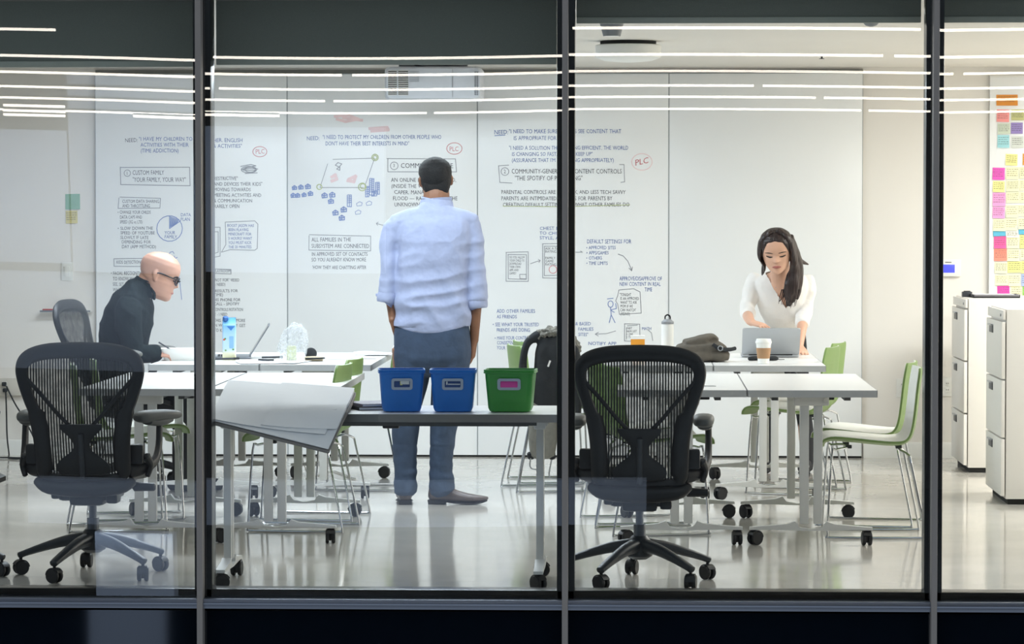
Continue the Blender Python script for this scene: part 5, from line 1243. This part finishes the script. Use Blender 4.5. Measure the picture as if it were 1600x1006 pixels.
write(783, 297, ['PARENTAL CONTROLS ARE COMPLEX, AND LESS TECH SAVVY', 'PARENTS ARE INTIMIDATED. CREATES FOR PARENTS BY', ' CREATING DEFAULT SETTINGS ON WHAT OTHER FAMILIES DO'], 'k', 6, 9.8, 200); draw(900, [[(786, 322), (880, 323), (984, 320)]], 'g', .5)
write(843, 354, ['CHEST HOW', 'TO CHOOSE', 'STYLE, AND'], 'b', 5, 7.6, 46)
for x0, y0, x1, y1 in ((791, 394, 826, 440), (848, 381, 884, 434)): draw(x0, rect(x0, y0, x1, y1, .8) + rect(x0+3, y0+4, x1-3, y1-4, .6), 'k', .5, 'screen_sketch')
write(796, 400, ['DO YOU ALLOW', 'YOUR CHILD TO', 'DOWNLOAD', 'THEIR OWN', 'APPS AND', 'GAMES?'], 'k', 3.6, 5, 24); draw(815, rect(812, 429, 822, 435, .5), 'k', .5)
write(852, 386, ['ASK A FAM', 'RATING', '', 'FAMILY', 'GAME', 'RATING'], 'k', 3.8, 5, 24); draw(864, [circ(864, 421, 6)], 'r', .5)
draw(838, [[(829, 412), (837, 409), (844, 407)], [(841, 405), (844, 407), (842, 410)]], 'k', .5); draw(908, [[(899, 394), (910, 394)], [(907, 392), (910, 394)]], 'k', .5)
write(917, 374, 'DEFAULT SETTINGS FOR', 'b', 6.2, None, 69); write(916, 384, ['• APPROVED SITES', '• APPS/GAMES', '• OTHERS', '• TIME LIMITS'], 'b', 5.2, 8.2, 46)
draw(980, [[(966, 397), (974, 400), (981, 408), (987, 422)], [(983, 419), (987, 423), (988, 417)]], 'k', .6)
write(968, 432, ['APPROVE/DISAPPROVE OF', 'NEW CONTENT IN REAL', '                    TIME'], 'b', 6, 8.6, 66)
draw(956, [circ(954, 475, 4, 5), [(949, 467), (958, 466)], [(954, 480), (955, 492)], [(955, 492), (952, 504)], [(955, 492), (961, 504)], [(955, 484), (963, 482), (962, 474)], [(955, 485), (960, 488)]], 'b', .6, 'stick_figure')
draw(985, [[(967, 453), (990, 451), (1000, 456), (1002, 489), (968, 491), (965, 475), (962, 470), (965, 462), (967, 453)]], 'k', .5); write(968, 458, ['"TONIGHT', ' IS AN APPROVED', ' WANT TO ASK', ' MOM IF WE', ' CAN WATCH"', ' (YES/NO)'], 'k', 4.4, 6, 30)
draw(984, rect(976, 506, 1000, 533, .6) + [[(980, 509), (996, 508)], [(979, 512), (979, 530)]], 'k', .5, 'phone_sketch'); write(979, 511, ['PART', 'NEW LIST', '• ONE', '• TWO'], 'k', 3.4, 4.6, 16); write(1003, 511, 'MATH', 'b', 4.4); draw(1015, [[(1012, 515), (1018, 520), (1020, 532)]], 'k', .5)
write(776, 483, ['ADD OTHER FAMILIES', 'AS FRIENDS'], 'b', 5.6, 8.8, 60); write(770, 504, ['• SEE WHAT YOUR TRUSTED', '   FRIENDS ARE DOING'], 'b', 5.6, 8.6, 72); write(773, 525, ['• MAKE YOUR CONTROLS', '  CONSISTENT WITH', '  YOUR TEAM'], 'b', 5.4, 7.8, 58)
write(899, 503, ['& BASED', '  FAMILIES', '  SITES"'], 'b', 5.2, 8.4, 28); draw(945, [[(962, 517), (948, 521), (931, 522)], [(935, 519), (930, 522), (935, 525)]], 'k', .5); write(919, 534, 'NOTIFY APP', 'b', 5, None, 44)
# ------------------------------------------------------------------ sticky-note board at the right edge
p0, p1 = at(1546, 118, WALL), at(1660, 600, WALL)
t = thing('note_board', 'white foam board leaning on the right wall, covered in sticky notes', 'board', ((p0.x+p1.x)/2, WALL-.002, p1.z))
b = NB(); box(b, (0, -.016, (p0.z-p1.z)/2), (p1.x-p0.x, .03, p0.z-p1.z), bev=.002); obj('foam_panel', b, m_board, t)
b = NB(); box(b, (0, -.033, (p0.z-p1.z)-.006), (p1.x-p0.x, .003, .012)); obj('top_edge', b, m_white, t)
NC = {}
def nmat(h):
    if h not in NC: NC[h] = mat('sticky_paper_%d' % len(NC), h, .75, var=.03)
    return NC[h]
m_scr = mat('note_ink', '#5a5a58', .6)
NAMES = {'#e0933c': 'orange', '#f29a98': 'pink', '#c7c78d': 'olive yellow', '#cfd9c8': 'pale green', '#9b8ac6': 'purple', '#a6dae2': 'cyan', '#d7dcd6': 'grey white', '#f0ea9c': 'yellow', '#ec5fc0': 'magenta', '#f1edc4': 'pale yellow', '#ee9fd2': 'light pink', '#5fb2d0': 'blue', '#f2efe4': 'white', '#ee5fa0': 'hot pink', '#f58f7c': 'salmon', '#e2e08f': 'lemon', '#e84bb0': 'bright magenta', '#9bcf6b': 'green', '#a8b8dc': 'pale blue', '#e9a850': 'amber', '#8cb59c': 'sage green', '#d5c98c': 'dull yellow', '#ecc4d6': 'faded pink'}
def note(x0, y0, x1, y1, h, lab, grp, lines=4, Y=None, sd=0):
    rr = random.Random(int(x0*7+y0*13)); Yn = WALL-.0335 if Y is None else Y
    a_, c_ = at(x0, y0, Yn), at(x1, y1, Yn); cx, cz = (a_.x+c_.x)/2, a_.z; w_, hh = c_.x-a_.x, a_.z-c_.z
    t = thing('sticky_note', lab, 'sticky note', (cx, Yn-.0004-sd*.0006, cz), 0, grp); t.rotation_euler.y = rr.uniform(-.035, .035)
    b = NB(); sheet(b, lambda u, v: V(((u-.5)*w_, -.0006-.010*v**2.5*(.6+.8*rr.random()*0+.2*math.sin(u*3)), -v*hh)), 4, 6, .0004); obj('paper', b, nmat(h), t)
    if lines:
        b = NB()
        for k in range(lines):
            z = -hh*(.18+.68*k/max(1, lines)); x = -w_*.42
            while x < w_*.36:
                L = rr.uniform(.006, .016); L = min(L, w_*.42-x)
                v = -z/hh; yy = -.0024-.010*v**2.5*1.0
                b.faces.new([b.verts.new((x+dx, yy, z+dz)) for dx, dz in ((0, -.0012), (L, -.0012+rr.uniform(-.001, .001)), (L, .0014), (0, .0012))])
                x += L+rr.uniform(.003, .006)
            if rr.random() < .25: pass
        o = obj('scribble', b, m_scr, t, recalc=False); o['kind'] = 'stuff'
G = 'sticky notes on the foam board'
ROWS = [  # rows of the board from the top: (x0, y0, x1, y1, colour)
 [(1556.7, 148, 1590, 165, '#e0933c')],
 [(1557.6, 171, 1577, 190.5, '#f29a98'), (1580, 171, 1600, 188, '#c7c78d'), (1603, 171, 1622, 189, '#f1edc4')],
 [(1558.5, 192.5, 1578, 209.5, '#cfd9c8'), (1579.5, 191.5, 1598, 209, '#9b8ac6')],
 [(1558.5, 211, 1577, 231, '#a6dae2'), (1580, 213, 1599, 231, '#d7dcd6')],
 [(1571.5, 240.7, 1590, 258.6, '#f0ea9c'), (1598, 240, 1616, 258, '#e9a850')],
 [(1551, 262, 1570, 281, '#ec5fc0'), (1572, 261, 1592, 280, '#f1edc4'), (1593, 261, 1612, 279, '#f1edc4')],
 [(1551.5, 283, 1570, 300, '#f0ea9c'), (1572, 281.5, 1592, 299, '#f1edc4'), (1593, 281, 1612, 298, '#f1edc4')],
 [(1551, 301, 1571, 322, '#ee9fd2'), (1572, 300, 1593, 317, '#f1edc4'), (1594, 300, 1613, 317, '#f1edc4')],
 [(1551, 323, 1570, 341, '#ee9fd2'), (1571.5, 320, 1590, 340, '#f1edc4'), (1590, 320, 1609, 338, '#f1edc4')],
 [(1552, 342, 1571, 361, '#f1edc4'), (1571, 341, 1590, 360, '#f1edc4'), (1591, 340, 1610, 358, '#f1edc4')],
 [(1551.5, 360.5, 1571, 369, '#5fb2d0'), (1572, 361, 1591, 371, '#f2efe4'), (1591.5, 358.5, 1610, 366, '#5fb2d0')],
 [(1553, 368.5, 1572, 388, '#ee5fa0'), (1573, 370, 1592, 388, '#f1edc4'), (1593.5, 367, 1612, 388, '#e2e08f')],
 [(1553, 388.5, 1573, 407.5, '#f58f7c'), (1574, 389, 1593, 408, '#f1edc4'), (1594, 389, 1612, 406, '#f1edc4')],
 [(1554.5, 409.5, 1574, 427, '#f1edc4'), (1574, 408.5, 1595.5, 426, '#e2e08f'), (1596, 408, 1614, 427, '#e2e08f')],
 [(1555, 429, 1575, 446, '#f1edc4'), (1575.5, 428, 1594.5, 447, '#f1edc4'), (1595.5, 428, 1614, 447, '#a8b8dc')],
 [(1558, 446.5, 1577, 464.5, '#e84bb0'), (1579.5, 447, 1597, 463, '#f1edc4'), (1597.5, 447, 1616, 464, '#9bcf6b')]]
ORD = ['top', 'second', 'third', 'fourth', 'fifth', 'sixth', 'seventh', 'eighth', 'ninth', 'tenth', 'eleventh', 'twelfth', 'thirteenth', 'fourteenth', 'fifteenth', 'bottom']
POS = ['first', 'second', 'third']
for i, r_ in enumerate(ROWS):
    for j, (x0, y0, x1, y1, h) in enumerate(r_):
        if x0 > 1599: continue
        note(x0, y0, x1, y1, h, '%s sticky note, %s in the %s row of the foam board' % (NAMES[h], POS[j], ORD[i]), G, 0 if h in ('#5fb2d0',) else (3 if j == 0 and i == 0 else 4), sd=(i+j) % 2)
note(102, 303, 125, 327, '#8cb59c', 'plain sage green sticky note on the left wall', 'sticky notes on the left wall', 0, WALL-.001)
note(102.5, 329, 121, 349, '#d5c98c', 'dull yellow written sticky note on the left wall under the green one', 'sticky notes on the left wall', 4, WALL-.001)
# ------------------------------------------------------------------ the building across the way, behind the viewer: seen only as reflections in the panes
m_far = mat('dark_facade', '#17191b', .8, var=.1, scale=.3); m_farw = mat('pale_render_wall', '#c6cfdd', .8, var=.03, scale=.3)
b = NB(); box(b, (0, -62, 1), (110, .5, 34)); struct(obj('wall_opposite', b, m_far))
for z in (-6.5, -1.9): 
    b = NB(); box(b, (0, -40, z), (70, 30, .4)); 
    if z > -5: struct(obj('trim_10', b, m_far))
    else: struct(obj('trim_11', b, m_far))
m_tube = mat('linear_lamp_glow', '#fff4e6', .5, emit=9, var=.0)
lamps = holder('trim_12', (0, -36, 3.58))
def lamp(x, Y, z, Lx, h=.036):
    b = NB(); box(b, (x, Y+36, z-3.58-.03), (Lx, .06, h), bev=.006); obj('lamp_diffuser', b, m_tube, lamps)
    b = NB(); box(b, (x, Y+36, z-3.58+.01), (Lx, .05, .04), bev=.004); obj('lamp_body', b, m_far, lamps)
for i, Y in enumerate((-22.3, -28.4, -33.4, -38.9, -44.2, -51.2)):
    if i == 0:
        for px0, px1 in ((-200, 96), (893, 1445), (1462, 1700)):
            p0, p1 = at(px0, 43, -.07-Y), at(px1, 43, -.07-Y); lamp((p0.x+p1.x)/2, Y, 3.58, p1.x-p0.x, .028)
        continue
    for j in range(3): lamp(-11.2+j*8.75+(i % 3)*1.3, Y, 3.58, 8.6, .030+.002*i)
# pale wall, column and parapet of that building, sized for the reflected veils, lit by added unseen lights
def slab(name, x0, x1, z0, z1, Y, m=None):
    b = NB(); box(b, ((x0+x1)/2, Y-.15, (z0+z1)/2), (x1-x0, .3, z1-z0)); struct(obj(name, b, m or m_farw))
def mir(px, py, Y):                                                     # where a reflection seen in a pane at (px, py) comes from
    p = at(px, py, -.07-Y); return V((p.x, Y, p.z))
def lit(name, px0, py0, px1, py1, Y, rad):
    a_, c_ = mir(px0, py0, Y), mir(px1, py1, Y); slab(name, a_.x, c_.x, c_.z, a_.z, Y)
    w_, h_ = c_.x-a_.x, a_.z-c_.z; d = 2.2
    area('added_slab_light', ((a_.x+c_.x)/2, Y+d, (a_.z+c_.z)/2), w_, h_, rad*14*(w_+1.2)*(h_+1.2), (.66, .80, 1), ((a_.x+c_.x)/2, Y, (a_.z+c_.z)/2))  # added light, brightens the slab so its reflection veils the pane
lit('trim_13', -160, 205, 112, 412, -52, .42)
lit('trim_14', 114, 110, 312, 424, -51.9, .28)
lit('trim_18', -160, 425, 312, 748, -52.2, .03)
lit('trim_15', 316, 196, 600, 424, -30, .30)
lit('trim_16', 36, 748, 1010, 822, -24, .16)
lit('trim_17', 138, 830, 258, 1060, -22, .40)
for k, (px0, px1, py) in enumerate(((12, 110, 165), (12, 110, 173), (12, 110, 179.5), (218, 440, 176))):
    a_, c_ = mir(px0, py, -50), mir(px1, py, -50); lamp((a_.x+c_.x)/2, -50, a_.z, c_.x-a_.x, .05)
